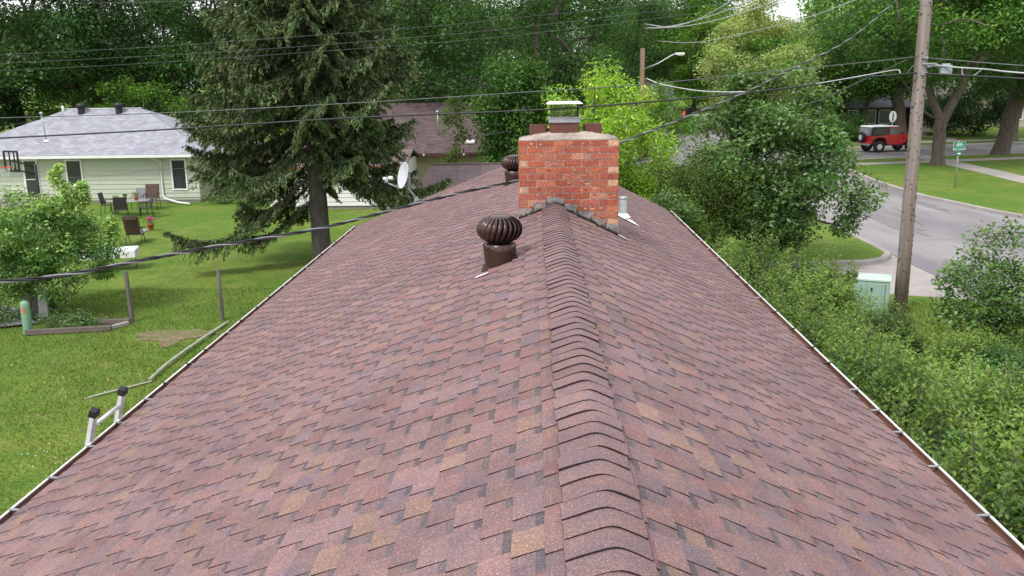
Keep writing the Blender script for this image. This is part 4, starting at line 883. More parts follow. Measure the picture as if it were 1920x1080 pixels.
timber(-11.05,22.42,-10.75,22.9,.06,'short pale timber closing the right end of the garden bed',.1,.1,mat('timber_pale',(.4,.37,.34),(.3,.27,.25),9,.9))
PIPE=mat('old_pipe',(.42,.42,.38),(.30,.32,.24),6,.8,bump=.3)
tag(MB().tube(smooth([(-8.25,18.3,.05),(-8.3,19.5,.06),(-8.22,21.2,.07),(-8.15,23.1,.03)],6),.036,8).build('pipe',PIPE),'long pale pipe lying in the grass beside our roof edge','pipe')
tag(MB().tube(smooth([(-9.15,17.2,.0),(-8.9,17.45,.02),(-8.5,17.9,.02),(-8.2,18.32,.0)],6),.022,8).build('pipe',PIPE),'thin sunken pipe continuing left through the lawn','pipe')
# dark low lean-to at the left edge
t=T('lean_to_shed','low dark lean-to with slate grey roof, behind the young tree at the left edge','shed',(-20,31,0))
slabroof([[(-26,27.9,.85),(-18.3,29.2,.85),(-19.9,34.6,1.35),(-27.5,33.2,1.35)]],'roof',SLATESH,t,.08)
MB().box((-23.0,31.2,.38),(6.4,4.2,.72),Matrix.Rotation(.17,3,'Z')).build('wall',mat('shed_dark',(.045,.045,.05),(.03,.03,.035),5,.9),t)
t=T('pipe_stack','loose pale pipes stacked on the ground below the lean-to','pipes',(-16.6,26.5,0))
for k in range(5): MB().tube([(-18.8,25.6+.25*k,.9-.1*k),(-15.6,26.4+.2*k,1.1-.16*k)],.035,6).build('pipe',PIPE if k%2 else GALV,t)
t=T('scrap_pile','dark heap of stacked boards under the lean-to eave','boards',(-17.8,27.5,0)); r=random.Random(2)
for k in range(9): MB().box((-17.8+r.uniform(-.6,.6),27.5+r.uniform(-.3,.3),.12+k*.1),(r.uniform(1.2,2.6),.18,.08),Matrix.Rotation(r.uniform(-.4,.5),3,'Z')).build('board',mat('scrap_dark',(.06,.055,.055),(.035,.03,.03),5,.9),t)
sheet('gravel_patch',blob(-16.4,23.6,2.6,1.9,0,44),.06,mat('gravel',(.26,.26,.27),(.18,.18,.19),14,1,bump=.8,bscale=50))
# white folding table with drooping cloth behind young tree
x,y=float(gp(205,468,.72)[0]),float(gp(205,468,.72)[1]); t=T('white_table','white covered table partly hidden behind the young tree','table',(x,y,0))
CL=mat('white_cloth',(.80,.80,.82),(.72,.72,.75),3,.8); q=Matrix.Rotation(R(14),3,'Z')
b=MB(); b.box((x,y,.72),(1.75,.85,.03),q); b.build('table_top',CL,t,bevel=.01)
for sx_,sy_,w_,d_ in((0,-.43,1.76,.02),(.88,0,.02,.86),(-.88,0,.02,.86),(0,.43,1.76,.02)): MB().box(Vector((x,y,.60))+q@Vector((sx_,sy_,0)),(w_,d_,.24),q).build('cloth_drop',CL,t)
for sx_ in(-.75,.75):
    for sy_ in(-.33,.33): MB().tube([Vector((x,y,.7))+q@Vector((sx_,sy_,0)),Vector((x,y,0))+q@Vector((sx_,sy_,0))],.02,6).build('leg',GALV,t)
# basketball hoop
hy=40.; t=T('basketball_hoop','basketball hoop with clear backboard on a black post, at the left edge','basketball hoop',(X(58,hy,330),hy,0))
bx0,bx1=X(4,hy,300),X(38,hy,300); zt=Z(284,20,hy); zb=Z(321,20,hy); xm=(bx0+bx1)/2; q=Matrix.Rotation(R(-25),3,'Z')
def HB(b,c,d,col=None):
    c=Vector(c); b.box(Vector((xm,hy,(zt+zb)/2))+q@c,d,q)
hw=(bx1-bx0)/2/.9; hhh=(zt-zb)/2
b=MB(); HB(b,(0,0,hhh),(2*hw,.06,.07)); HB(b,(0,0,-hhh),(2*hw,.06,.07)); HB(b,(-hw,0,0),(.07,.06,2*hhh)); HB(b,(hw,0,0),(.07,.06,2*hhh)); HB(b,(-hw*.35,.04,0),(.05,.04,2*hhh)); HB(b,(hw*.35,.04,0),(.05,.04,2*hhh)); HB(b,(0,.04,0),(hw*.7,.04,.05))
b.build('backboard_frame',BLACK,t)
bc=Vector((xm,hy,(zt+zb)/2)); px_=X(57,hy,330)
b=MB(); b.tube([bc+q@Vector((0,.05,.05)),(px_,hy+.5,zb+.1)],.04,6); b.tube([bc+q@Vector((0,.05,-.35)),(px_,hy+.5,zb-.2)],.04,6); b.build('arm',BLACK,t)
b=MB(); b.tube([(px_,hy+.5,zb+.25),(px_,hy+.5,0)],.075,8); b.build('post',BLACK,t); b=MB(); b.box((px_,hy+.9,.1),(.8,1.1,.22)); b.build('base',BLACK,t,bevel=.04)
rc=bc+q@Vector((0,-.38,-hhh*.55)); b=MB(); b.tube([rc+Vector((.23*math.cos(2*PI*i/16),.23*math.sin(2*PI*i/16),0)) for i in range(17)],.014,6,caps=False); b.box(rc+q@Vector((0,.3,0)),(.15,.16,.03),q); b.build('rim',mat('rim_orange',(.75,.13,.07),(.6,.1,.05),3,.5),t)
b=MB()
for i in range(12):
    for s_ in(-1,1):
        a=2*PI*i/12; P=[rc+Vector(((.23-.1*u)*math.cos(a+s_*u*.5),(.23-.1*u)*math.sin(a+s_*u*.5),-.42*u)) for u in(0,.33,.66,1)]; b.tube(P,.006,4,caps=False)
b.build('net',WHITE,t)
# patio furniture
def chair_parts(t,loc,rz,lounge=False,sl=SLINGB,s=1):
    q=Matrix.Rotation(rz,3,'Z'); L0=Vector(loc)
    def w_(v): return L0+q@(Vector(v)*s)
    def tb(name,P,r_=.014): MB().tube([w_(p) for p in P],r_,6).build(name,FRAMEM,t)
    rec=.42 if lounge else .18
    if not lounge:
        for sx_ in(-.26,.26):
            tb('leg',[(sx_,-.26,0),(sx_,-.22,.42),(sx_,-.2,.62)]); tb('leg',[(sx_,.30,0),(sx_,.24,.42)])
            tb('armrest',[(sx_,-.24,.64),(sx_,.22,.64),(sx_,.3,.66)],.018)
            tb('back_rail',[(sx_,.2,.42),(sx_,.34,1.0)])
        b=MB(); b.prism([(-.24,.43),(.22,.40),(.22,.415),(-.24,.445)],-.25,.25,'x'); b.v=[tuple(w_(v)) for v in b.v]; b.build('seat',sl,t)
        b=MB(); b.prism([(.20,.45),(.34,1.0),(.355,.995),(.215,.45)],-.25,.25,'x'); b.v=[tuple(w_(v)) for v in b.v]; b.build('backrest',sl,t)
    else:
        for sx_ in(-.3,.3):
            tb('leg',[(sx_,-.25,0),(sx_,.15,.62)],.016); tb('leg',[(sx_,.55,0),(sx_,-.05,.5)],.016); tb('armrest',[(sx_,-.25,.62),(sx_,.3,.66)],.022); tb('back_rail',[(sx_,.15,.36),(sx_,.52,1.15)]); tb('foot_rail',[(sx_,-.95,.42),(sx_,-.3,.42),(sx_,.15,.36)])
        tb('stretcher',[(-.3,.5,.05),(.3,.5,.05)]);
        b=MB(); b.prism([(.16,.38),(.50,1.15),(.53,1.14),(.19,.37)],-.27,.27,'x'); b.v=[tuple(w_(v)) for v in b.v]; b.build('backrest',sl,t)
        b=MB(); b.prism([(-.95,.42),(-.3,.42),(.15,.36),(.15,.345),(-.3,.405),(-.95,.405)],-.27,.27,'x'); b.v=[tuple(w_(v)) for v in b.v]; b.build('seat',mat('sling_pale',(.32,.30,.31),(.28,.26,.27),10,.8),t)
        b=MB(); b.box((0,.53,1.10),(.46,.06,.16)); b.v=[tuple(w_(v)) for v in b.v]; b.build('headrest',sl,t)
def chair(px,py,rz,label,lounge=False,sl=SLINGB,s=1,grp=None,name='patio_chair',cat='chair'):
    p=gp(px,py,0); t=T(name,label,cat,(float(p[0]),float(p[1]),0),0,grp); chair_parts(t,(float(p[0]),float(p[1]),0),rz,lounge,sl,s); return t
G='chairs around the patio table'
chair(229,411,R(200),'black sling chair seen from behind at the near side of the patio table',grp=G,s=1.08); chair(275,407,R(-60),'black sling chair at the right side of the patio table',grp=G,s=1.08)
chair(205,401,R(95),'black sling chair at the left side of the patio table, by the young tree',grp=G,s=1.05); chair(262,392,R(-10),'grey sling chair behind the patio table against the house',grp=G,sl=mat('sling_grey',(.22,.22,.24),(.18,.18,.2),10,.8),s=1.05)
p=gp(243,403,0); tx,ty=float(p[0]),float(p[1]); t=T('patio_table','glass topped patio table with dark legs and three flower pots on it','table',(tx,ty,0))
MB().prism([(tx+a*1.05,ty+c*.62) for a,c in [(math.cos(2*PI*i/20),math.sin(2*PI*i/20)) for i in range(20)]],.70,.715,'z').build('table_top',mat('table_glass',(.34,.37,.37),(.30,.33,.33),2,.15,spec=.8),t)
for a in(-.7,.7):
    for c in(-.35,.35): MB().tube([(tx+a,ty+c,.7),(tx+a*1.05,ty+c*1.1,0)],.02,6).build('leg',FRAMEM,t)
TERR=mat('terracotta',(.42,.10,.06),(.36,.09,.05),4,.8)
POTS=[(tx-.55,ty-.1,.715,.07,.10,'small red flower pot at the left end of the patio table'),(tx-.15,ty+.05,.715,.085,.16,'red flower pot in the middle of the patio table'),(tx+.42,ty+.0,.715,.12,.17,'larger red flower pot near the right end of the patio table')]
p=gp(265,437,.0); POTS.append((float(p[0])+.05,float(p[1])+.9,0,.14,.25,'pot of bright pink flowers on the grass behind the brown lounger'))
# dark recliner by the wall
chair(286,393,R(8),'dark brown folded recliner leaning by the green house wall beside the downpipe',sl=SLING,s=1.25,name='recliner',lounge=False)
chair(256,456,R(188),'brown sling lounger with footrest standing alone on the lawn',lounge=True,sl=SLING,s=1.0,name='sun_lounger',cat='lounger')
# ------------------------------------------------------------------ red off-road car
p=gp(1648,286,.79); jr=R(13); jx=float(p[0])+1.16*math.cos(jr)-.72*math.sin(jr); jy=float(p[1])+1.16*math.sin(jr)+.72*math.cos(jr)
jeep=T('parked_car','boxy red off-road car with white hard top and a spare wheel on its tail','car',(jx,jy,.789),jr)
RED=mat('car_red',(.42,.012,.018),(.40,.012,.018),2,.22,spec=.6,coat=.6); DARKP=mat('trim_black',(.02,.02,.022),(.015,.015,.017),6,.6)
JW=.72; S_=1.04
def jb(name,poly,a,c,m,axis='y',par=jeep,bevel=0):
    b=MB(); b.prism([(u*S_,v*S_) for u,v in poly],a*S_,c*S_,axis); return b.build(name,m,par,local=True,bevel=bevel)
jb('body',[(-1.85,.55),(-1.62,.55),(-1.6,.72),(-1.5,.9),(-1.32,.98),(-1.0,.98),(-.82,.9),(-.74,.7),(-.70,.5),(.62,.5),(.66,.62),(.66,1.16),(.45,1.18),(-1.82,1.12)],-.74,.74,RED,bevel=.03)
jb('hood',[(.62,.72),(1.72,.78),(1.72,1.06),(1.6,1.14),(.62,1.2)],-.52,.52,RED,bevel=.05)
jb('grille',[(1.721,.62),(1.78,.62),(1.78,1.06),(1.721,1.06)],-.5,.5,RED)
for s_ in(-1,1):
    y0,y1=(s_*.74,s_*.52) if s_>0 else (-.74,-.52)
    a,c=min(y0,y1),max(y0,y1)
    jb('fender',[(.60,.62),(.72,.95),(.85,1.02),(1.55,1.02),(1.78,.88),(1.78,.82),(1.5,.95),(.9,.95),(.74,.60)],a-.06,c,RED,bevel=.01)
    jb('wheel_arch',[(-1.72,.55),(-1.66,.76),(-1.54,.95),(-1.34,1.03),(-.98,1.03),(-.78,.93),(-.68,.72),(-.62,.5),(-.70,.5),(-.745,.7),(-.83,.895),(-1.0,.975),(-1.32,.975),(-1.5,.895),(-1.59,.72),(-1.62,.55)],s_*.8-.06,s_*.8+.02,DARKP)
    jb('headlight',[(0,0)]*3 and [(1.783+.0,.95+.0),(1.80,.95),(1.80,.8),(1.783,.8)],s_*.33-.08,s_*.33+.08,mat('lamp_glass',(.8,.8,.75)))
    jb('tail_light',[(-1.875,.80),(-1.855,.80),(-1.855,1.02),(-1.875,1.02)],s_*.66-.06,s_*.66+.06,mat('tail_red',(.5,.02,.02)))
    jb('side_step',[(-.68,.44),(.62,.44),(.62,.5),(-.68,.5)],s_*.72-.06,s_*.72+.06,DARKP)
    # door line and side window panels
    jb('door',[(-.42,.58),(.50,.58),(.50,1.17),(.16+.0,1.19),(-.42,1.15)],s_*.745-.008,s_*.745+.008,RED)
    jb('side_window',[(-1.70,1.18),(-.52,1.18),(-.52,1.62),(-1.58,1.62)],s_*.70-.012,s_*.70+.012,GLASSD)
    jb('door_window',[(-.40,1.2),(.44,1.2),(.22,1.63),(-.40,1.63)],s_*.70-.012,s_*.70+.012,mat('clear_glass',(.10,.11,.12),(.14,.15,.16),1.5,.1,spec=.8))
    jb('door_frame',[(-.46,1.16),(.52,1.16),(.24,1.68),(-.46,1.68),(-.46,1.62),(.20,1.62),(.42,1.2),(-.40,1.2),(-.40,1.62),(-.46,1.62)],s_*.705-.018,s_*.705+.018,RED)
    jb('mirror',[(.46,1.2),(.54,1.2),(.54,1.36),(.46,1.36)],s_*.86-.08,s_*.86+.06,DARKP,bevel=.01)
    jb('top_side',[(-1.84,1.13),(-.46,1.15),(-.46,1.70),(-1.74,1.70),(-1.74,1.64),(-.54,1.64),(-.54,1.2),(-1.72,1.2),(-1.62,1.64),(-1.74,1.66)],s_*.70-.022,s_*.70+.018,DARKP)
jb('roof',[(-1.80,1.70),(.26,1.70),(.22,1.76),(-.2,1.79),(-1.70,1.77)],-.73,.73,WHITE,bevel=.03)
jb('windscreen',[(.54,1.2),(.57,1.2),(.27,1.68),(.24,1.68)],-.64,.64,MATS['clear_glass'])
jb('rear_panel',[(-1.86,1.12),(-1.80,1.12),(-1.72,1.70),(-1.78,1.70)],-.72,.72,mat('top_grey',(.16,.17,.18),(.12,.13,.14),4,.5)); jb('rear_window',[(-1.868,1.22),(-1.85,1.22),(-1.79,1.6),(-1.81,1.6)],-.52,.52,mat('rear_glass',(.22,.24,.26),(.28,.3,.32),1.5,.15))
jb('bumper',[(-2.02,.48),(-1.88,.48),(-1.88,.6),(-2.02,.6)],-.74,.74,GALV,bevel=.02); jb('bumper',[(1.84,.5),(1.96,.5),(1.96,.62),(1.84,.62)],-.72,.72,DARKP,bevel=.02)
jb('underbody',[(-1.7,.42),(1.7,.42),(1.7,.62),(-1.7,.62)],-.45,.45,DARKP)
jb('interior',[(-1.6,1.1),(.4,1.1),(.1,1.4),(-.3,1.5),(-1.5,1.3)],-.6,.6,BLACK)
TYRE=mat('tyre',(.022,.022,.024),(.03,.03,.03),12,.85)
def wheel(x,y,z,out,rot=None,rr=.42):
    q=rot if rot is not None else Matrix.Rotation(-out*PI/2,3,'X')
    b=MB(); b.lathe([(.20,-.1),(.30,-.115),(rr-.02,-.105),(rr,-.06),(rr,.06),(rr-.02,.105),(.30,.115),(.20,.1)],(x*S_,y*S_,z*S_),28,q); o=b.build('wheel',TYRE,jeep,local=True)
    b=MB(); b.lathe([(.205,-.06),(.215,.09),(.19,.085),(.17,.04),(.0,.035)],(x*S_,y*S_,z*S_),20,q)
    for k in range(5):
        a=2*PI*k/5; m_=q@Matrix.Rotation(a,3,'Z'); b.box(Vector((x*S_,y*S_,z*S_))+m_@Vector((.105,0,.065)),(.17,.075,.04),m_)
    b.lathe([(.06,.04),(.055,.09),(0,.095)],(x*S_,y*S_,z*S_),12,q); b.build('rim',ALU,o,local=True)
for xx in(-1.17,1.22):
    for s_ in(-1,1): wheel(xx,s_*.72,.40,s_)
wheel(-2.0,.12,1.02,1,Matrix.Rotation(-PI/2,3,'Y'),.36)
# ------------------------------------------------------------------ vegetation
LEAF=leafmat('leaf'); NEEDLE=leafmat('needle',tw=.12,gloss=.08)
def leafmesh(name,P,S,A,Nn,col,m,asp=.5,parent=None,loc=None,extra=None):
    # P centres, S sizes, A tip directions, Nn normals, col colours
    n=len(P); A=A/np.linalg.norm(A,axis=1,keepdims=True); B=np.cross(A,Nn); B/=np.linalg.norm(B,axis=1,keepdims=True)+1e-9; NN=np.cross(B,A)
    a=A*S[:,None]; b=B*(S*asp)[:,None]; k=NN*(S*.12)[:,None]
    V=np.empty((n,4,3),np.float32)
    V[:,0]=P-a*.5; V[:,1]=P+b*.5+k+a*.02; V[:,2]=P+a*.5; V[:,3]=P-b*.5+k+a*.02
    me=bpy.data.meshes.new(name); me.vertices.add(4*n); me.vertices.foreach_set('co',V.ravel())
    me.loops.add(4*n); me.loops.foreach_set('vertex_index',np.arange(4*n,dtype=np.int32))
    me.polygons.add(n); me.polygons.foreach_set('loop_start',np.arange(0,4*n,4,dtype=np.int32)); me.polygons.foreach_set('loop_total',np.full(n,4,dtype=np.int32))
    at_=me.attributes.new('Col','FLOAT_COLOR','FACE'); c4=np.ones((n,4),np.float32); c4[:,:3]=col; at_.data.foreach_set('color',c4.ravel())
    me.materials.append(m); me.update()
    o=bpy.data.objects.new(name,me); C.objects.link(o)
    if parent is not None: o.parent=parent
    return o
def unit(n,rs): 
    v=rs.normal(size=(n,3)); return v/np.linalg.norm(v,axis=1,keepdims=True)
def pal(cols,n,rs,jit=.18):
    c=np.array(cols)[rs.randint(0,len(cols),n)]; return np.clip(c*(1+rs.normal(size=(n,1))*jit)*(1+rs.normal(size=(n,3))*.05),.003,1)
PALS={
 'dark':[(.055,.125,.038),(.068,.148,.042),(.088,.178,.046),(.044,.10,.038)],
 'mid':[(.062,.145,.03),(.078,.17,.034),(.052,.12,.03),(.095,.20,.036)],
 'light':[(.10,.21,.028),(.125,.25,.034),(.08,.18,.026),(.15,.28,.045)],
 'lime':[(.26,.42,.05),(.31,.48,.055),(.20,.34,.04),(.36,.52,.10)],
 'olive':[(.30,.38,.13),(.36,.43,.17),(.25,.33,.11),(.42,.47,.21)],
 'shrub':[(.078,.16,.04),(.10,.195,.052),(.135,.24,.075),(.064,.13,.04),(.22,.29,.16)],
 'young':[(.15,.27,.075),(.125,.235,.065),(.19,.32,.10),(.10,.20,.06)],'youngt':[(.33,.46,.14),(.28,.42,.12),(.40,.52,.20)],
 'hedge':[(.045,.092,.026),(.06,.115,.032),(.075,.14,.038),(.036,.075,.024)],
 'hedgel':[(.135,.225,.042),(.16,.25,.048),(.10,.18,.038),(.19,.26,.07)],
 'yellowgreen':[(.085,.14,.025),(.10,.16,.03),(.07,.12,.025)],
 'spruce':[(.062,.105,.045),(.078,.122,.05),(.053,.088,.042),(.10,.118,.055)],
 'sprucet':[(.125,.18,.075),(.145,.19,.08),(.10,.18,.085),(.17,.19,.085)],
}
def skeleton(cl,H0,base_r,rs,lean=(0,0),wig=.15,forks=()):
    # nodes: trunk then branches reaching for clump centres; radii by the pipe model
    nodes=[np.array([0,0,-.15])]; par=[-1]
    nt_=5
    for i in range(1,nt_+1):
        u=i/nt_; nodes.append(np.array([lean[0]*u+rs.normal()*wig*.3*u,lean[1]*u+rs.normal()*wig*.3*u,H0*u])); par.append(i-1)
    tp=len(nodes)-1
    for ch_ in forks:
        pv=tp
        for q in ch_: nodes.append(np.array(q,float)); par.append(pv); pv=len(nodes)-1
    top=nodes[tp]; order=np.argsort(np.linalg.norm(cl-top,axis=1))
    for k in order:
        c=cl[k]; s0_=2 if not forks else tp+1; A=np.array(nodes[s0_:]); d=np.linalg.norm(A-c,axis=1); dz=c[2]-A[:,2]; cost=d+np.where(dz<0,-dz*.8,0)+.25*np.linalg.norm(A-top,axis=1)*0
        j=int(np.argmin(cost))+s0_; p=nodes[j]; L_=np.linalg.norm(c-p); n=max(1,int(L_/.9)); prev=j
        for i in range(1,n+1):
            u=i/n; q=p+(c-p)*u; q=q+np.array([0,0,.14*L_*math.sin(PI*u)])+rs.normal(size=3)*.05*L_*(1 if i<n else 0)
            nodes.append(q); par.append(prev); prev=len(nodes)-1
    m=len(nodes); w_=np.ones(m)*0; kids=[0]*m
    for i in range(1,m): kids[par[i]]+=1
    for i in range(m): 
        if kids[i]==0: w_[i]=1
    for i in range(m-1,0,-1): w_[par[i]]+=w_[i]
    rad=base_r*np.sqrt(w_/w_[0])**1.0; rad=np.maximum(rad,base_r*.045)
    return nodes,par,rad,kids
def trunkmesh(nodes,par,rad,name,m,parent,base_r,flare=1.35,seg=7):
    b=MB()
    # chain through heaviest child
    ch={}
    for i in range(1,len(nodes)): ch.setdefault(par[i],[]).append(i)
    stack=[(0,None)]
    while stack:
        i,pr=stack.pop(); pts=[]; rr=[]
        if pr is not None: pts.append(nodes[pr]); rr.append(min(rad[pr],rad[i]*1.35))
        k=i
        while True:
            pts.append(nodes[k]); rr.append(rad[k]); cs=ch.get(k,[])
            if not cs: break
            cs=sorted(cs,key=lambda j:-rad[j])
            for j in cs[1:]: stack.append((j,k))
            k=cs[0]
        if len(pts)>=2:
            if pr is None: rr=[max(r_,base_r*(1-.05*q)) if q<5 else r_ for q,r_ in enumerate(rr)]; rr[0]*=flare; pts.insert(1,np.array(pts[0])*.0+np.array([pts[1][0]*.2,pts[1][1]*.2,.25])); rr.insert(1,base_r*1.12)
            b.tube(pts,rr,12 if pr is None else seg,caps=False)
    return b.build(name,m,parent,local=True)
def crown_centres(K,rx,z0,z1,rs,shape='round',hollow=.55):
    out=[]; zc=(z0+z1)/2; rz=(z1-z0)/2
    while len(out)<K:
        v=unit(1,rs)[0]; r_=rs.uniform(hollow**3,1)**(1/3)
        p=v*r_
        if shape=='cone':
            u=rs.uniform(0,1)**1.3; a=rs.uniform(0,2*PI); q=(1-u)**.8*math.sqrt(rs.uniform(.2,1)); out.append((rx*q*math.cos(a),rx*q*math.sin(a),z0+(z1-z0)*u)); continue
        out.append((p[0]*rx,p[1]*rx,zc+p[2]*rz))
    return np.array(out)
def crown(cl,nl,rc,size,cols,rs,name,parent,flat=.6,asp=.55,droop=.35,jit=.2,m=None,cj=.22,tips=None,bias=2.2):
    K=len(cl); idx=rs.randint(0,K,nl); sc_=rs.uniform(.7,1.25,K)*rc
    v=unit(nl,rs)*(rs.uniform(0,1,nl)**(1/bias))[:,None]; v[:,2]*=flat
    P=cl[idx]+v*sc_[idx][:,None]
    A=unit(nl,rs); A[:,2]=A[:,2]*.5-droop; A+=v*.5; Nn=unit(nl,rs)*.8; Nn[:,2]+=1
    c=pal(cols,nl,rs,jit)*np.clip(1+rs.normal(size=K)*cj,.6,1.5)[idx][:,None]*np.stack([1+rs.normal(size=K)*.05]*1+[np.ones(K)]*2,1)[idx]
    if tips is not None:
        t_=(rs.uniform(size=nl)<.5)&(v[:,2]>.25*flat); c[t_]=pal(tips,int(t_.sum()),rs,jit)
    S=size*rs.uniform(.6,1.3,nl)
    return leafmesh(name,P,S,A,Nn,np.clip(c,.002,.9),m or LEAF,asp,parent)
def tree(name,label,x,y,z,H,Rx,z0,br,pal_,K=60,nl=20000,size=.2,seed=1,trunk_h=None,group=None,cat='tree',rc=None,shape='round',lean=(0,0),bark=None,flat=.6,rz=0,tips=None,droop=.35,hollow=.55,cj=.22,asp=.55,forks=(),extra=None):
    rs=np.random.RandomState(seed); t=T(name,label,cat,(x,y,z),rz,group)
    cl=crown_centres(K,Rx,z0,H,rs,shape,hollow); 
    
    if extra is not None: cl=np.concatenate([cl,np.array(extra,float)])
    nodes,par,rad,k=skeleton(cl,trunk_h or z0*.9,br,rs,lean,forks=forks)
    trunkmesh(nodes,par,rad,'trunk',bark or BARK,t,br)
    crown(cl,nl,rc or Rx*.32,size,PALS[pal_],rs,'crown',t,flat,droop=droop,tips=PALS[tips] if tips else None,cj=cj,asp=asp)
    return t
def copy_at(src,label,x,y,z,rz,s=(1,1,1),group=None):
    c=copy_tree(src); c.location=(x,y,z); c.rotation_euler=(0,0,rz); c.scale=s; c['label']=label
    if group: c['group']=group
    return c
SC=.0+1
# -- spruce ---------------------------------------------------------------
def spruce(x,y,H,Rb,label):
    rs=np.random.RandomState(21); t=T('spruce_tree',label,'tree',(x,y,0))
    b=MB(); b.tube([(0,0,-.1),(0,0,.3),(.0,0,2),(-.05,0,5),(-.1,0,9),(-.12,0,13),(-.12,0,H)],[.42,.33,.30,.25,.18,.11,.02],16,caps=False); b.build('trunk',BARKD,t,local=True)
    P=[];S=[];A=[];Nn=[];Cc=[]; br=MB(); z=2.75; ga=0
    while z<H-.3:
        nb=6 if z<7 else 5
        for k in range(nb):
            ga+=2.399+rs.normal()*.25; u=(z-2.3)/(H-2.3); Lb=Rb*(1-u)**.75*rs.uniform(.62,1.12)*(min(1,.72+.3*(z-2.3)/1.5)); 
            if rs.uniform()<.14 and z<8: Lb*=.5
            if math.cos(ga)>0: Lb*=.86
            sn_,cs_=math.sin(ga),math.cos(ga)
            if z<3.4 and cs_>-.72: continue
            if sn_<-.62 and (z<4.2 or rs.uniform()<(.8 if abs(z-5.4)<.4 else .12)): continue
            zz=z+rs.normal()*.1; drop=.20*Lb+ .05*Lb*Lb*(.45 if z<6 else .35)+(.75 if (z<3.7 and math.cos(ga)<-.72) else 0); d=np.array([math.cos(ga),math.sin(ga)])
            def bp(s): return np.array([d[0]*Lb*s,d[1]*Lb*s,zz-drop*math.sin(s*PI*.62)+.22*Lb*max(0,s-.65)])
            br.tube([bp(s) for s in(0,.2,.4,.6,.8,1)],[.045*(Lb/4)+.012,.03*(Lb/4)+.009,.022*(Lb/4)+.007,.014,.009,.005],5,caps=False)
            nt_=int(Lb*13)+4
            for i in range(nt_):
                s=.16+.84*(i/nt_)**.8; sd=1 if i%2 else -1; p0=bp(s); tl=(.28+.62*math.sin(PI*min(1,s*1.02))**.7*min(1,Lb/3))*rs.uniform(.5,1.15)*(.45 if s>.9 else 1)*1.0
                side=np.array([-d[1]*sd,d[0]*sd,0]); fw=np.array([d[0],d[1],0]); dr=side*.72+fw*(.55+.35*s)+np.array([0,0,-.28-rs.uniform(0,.45)]); dr/=np.linalg.norm(dr)
                # hanging spray along the twig
                nn=int(tl*46)+6; v=rs.uniform(0,1,nn); q=p0+np.outer(v*tl,dr); q[:,2]-=.30*(v*tl)**2; q+=rs.normal(size=(nn,3))*.035
                P.append(q); S.append(rs.uniform(.11,.22,nn)); a=np.tile(dr,(nn,1))*.8+rs.normal(size=(nn,3))*.5; a[:,2]-=.35; A.append(a)
                n_=rs.normal(size=(nn,3))*.6; n_[:,2]+=.8; Nn.append(n_)
                col=pal(PALS['spruce'],nn,rs,.18); tp=v>.62; col[tp]=pal(PALS['sprucet'],int(tp.sum()),rs,.18); 
                if rs.uniform()<.12: col=col*np.array([1.0,.85,.85])
                Cc.append(col*rs.uniform(.8,1.25))
        z+=.25+.11*rs.uniform()
    tag(br.build('branches',BARKD,t,local=True),kind='stuff')
    leafmesh('foliage',np.concatenate(P),np.concatenate(S),np.concatenate(A),np.concatenate(Nn),np.concatenate(Cc),NEEDLE,.26,t)
    return t
spruce(-7.3,30.4,17,5.5,'tall dark spruce with drooping boughs and a bare lower trunk, left of the chimney')
# -- big dark trees behind the houses -------------------------------------
GB='tall shade trees behind the houses'
pd=tree('shade_tree','huge dark maple at the top left corner, behind the grey roof',X(40,66),66,0,19,7.5,3.2,.42,'dark',90,42000,.26,31,trunk_h=5,group=GB,rc=2.3,bark=BARK,hollow=.5)
pm=tree('maple_tree','great dark maple with low hanging boughs, right behind the maroon roof',X(925,60),60.5,0,19,8.6,1.6,.55,'dark',120,60000,.25,33,trunk_h=4,rc=2.1,tips='mid',hollow=.45)
pg=tree('shade_tree','mid green street tree whose boughs fill the view above the distant street lamp',X(1290,105),105,.9,15.5,8,3.2,.42,'mid',80,36000,.33,35,trunk_h=5,group=GB,rc=2.5,tips='light')
copy_at(pd,'dark straight trunked tree between the grey roof ridge and the spruce',X(330,70),70,0,1.1,(1.,1.,1.0),GB)
copy_at(pd,'dark tree right behind the ridge of the grey roof',X(165,78),80,0,2.3,(1.1,1.1,1.05),GB)
copy_at(pd,'dark tree crown seen through the upper left of the spruce',X(470,74),76,0,4.0,(1.1,1.1,1.0),GB)
copy_at(pd,'dark tree crown just right of the spruce tip, above the maroon roof',X(700,70),70,0,5.2,(1.05,1.05,1.0),GB)
copy_at(pm,'dark maple crown filling the gap between the spruce and the great maple',X(800,84),86,0,3.3,(1.,1.,1.),GB)
copy_at(pm,'dark maple behind the chimney cap, farther off than the great maple',X(1080,92),94,0,1.2,(1.,1.,1.0),GB)
copy_at(pd,'dark tree beyond the left edge of the grey roof',X(-90,58),60,0,.6,(1.,1.,1.0),GB)
# small yellow-green understorey trees behind the grey roof
fo=tree('small_tree','small yellow-green tree with thin forked stems, behind the grey roof ridge',X(258,60,190),60,0,6.6,3.0,2.2,.12,'light',34,7000,.2,41,trunk_h=2.5,rc=1.0,group='lit small trees between the houses')
copy_at(fo,'low bright tree beside a dark trunk behind the grey ridge',X(160,66),66,0,2,(1.2,1.2,.8),'lit small trees between the houses')
copy_at(fo,'bright tree glimpsed above the middle of the maroon roof',X(850,70),70,0,4,(1.5,1.5,.85),'lit small trees between the houses')
copy_at(fo,'bright tree right of the spruce above the maroon roof',X(760,74),74,0,5,(1.6,1.6,.9),'lit small trees between the houses')
copy_at(fo,'bright tree glimpsed through the spruce',X(520,70),70,0,1,(1.6,1.6,1.0),'lit small trees between the houses')
tree('maple_tree','leafy dark green tree hanging over the right end of the maroon roof',X(966,47.6),47.6,0,7.6,1.75,1.3,.14,'mid',46,15000,.2,37,trunk_h=1.4,rc=.95,hollow=.2,droop=.6,flat=.9)
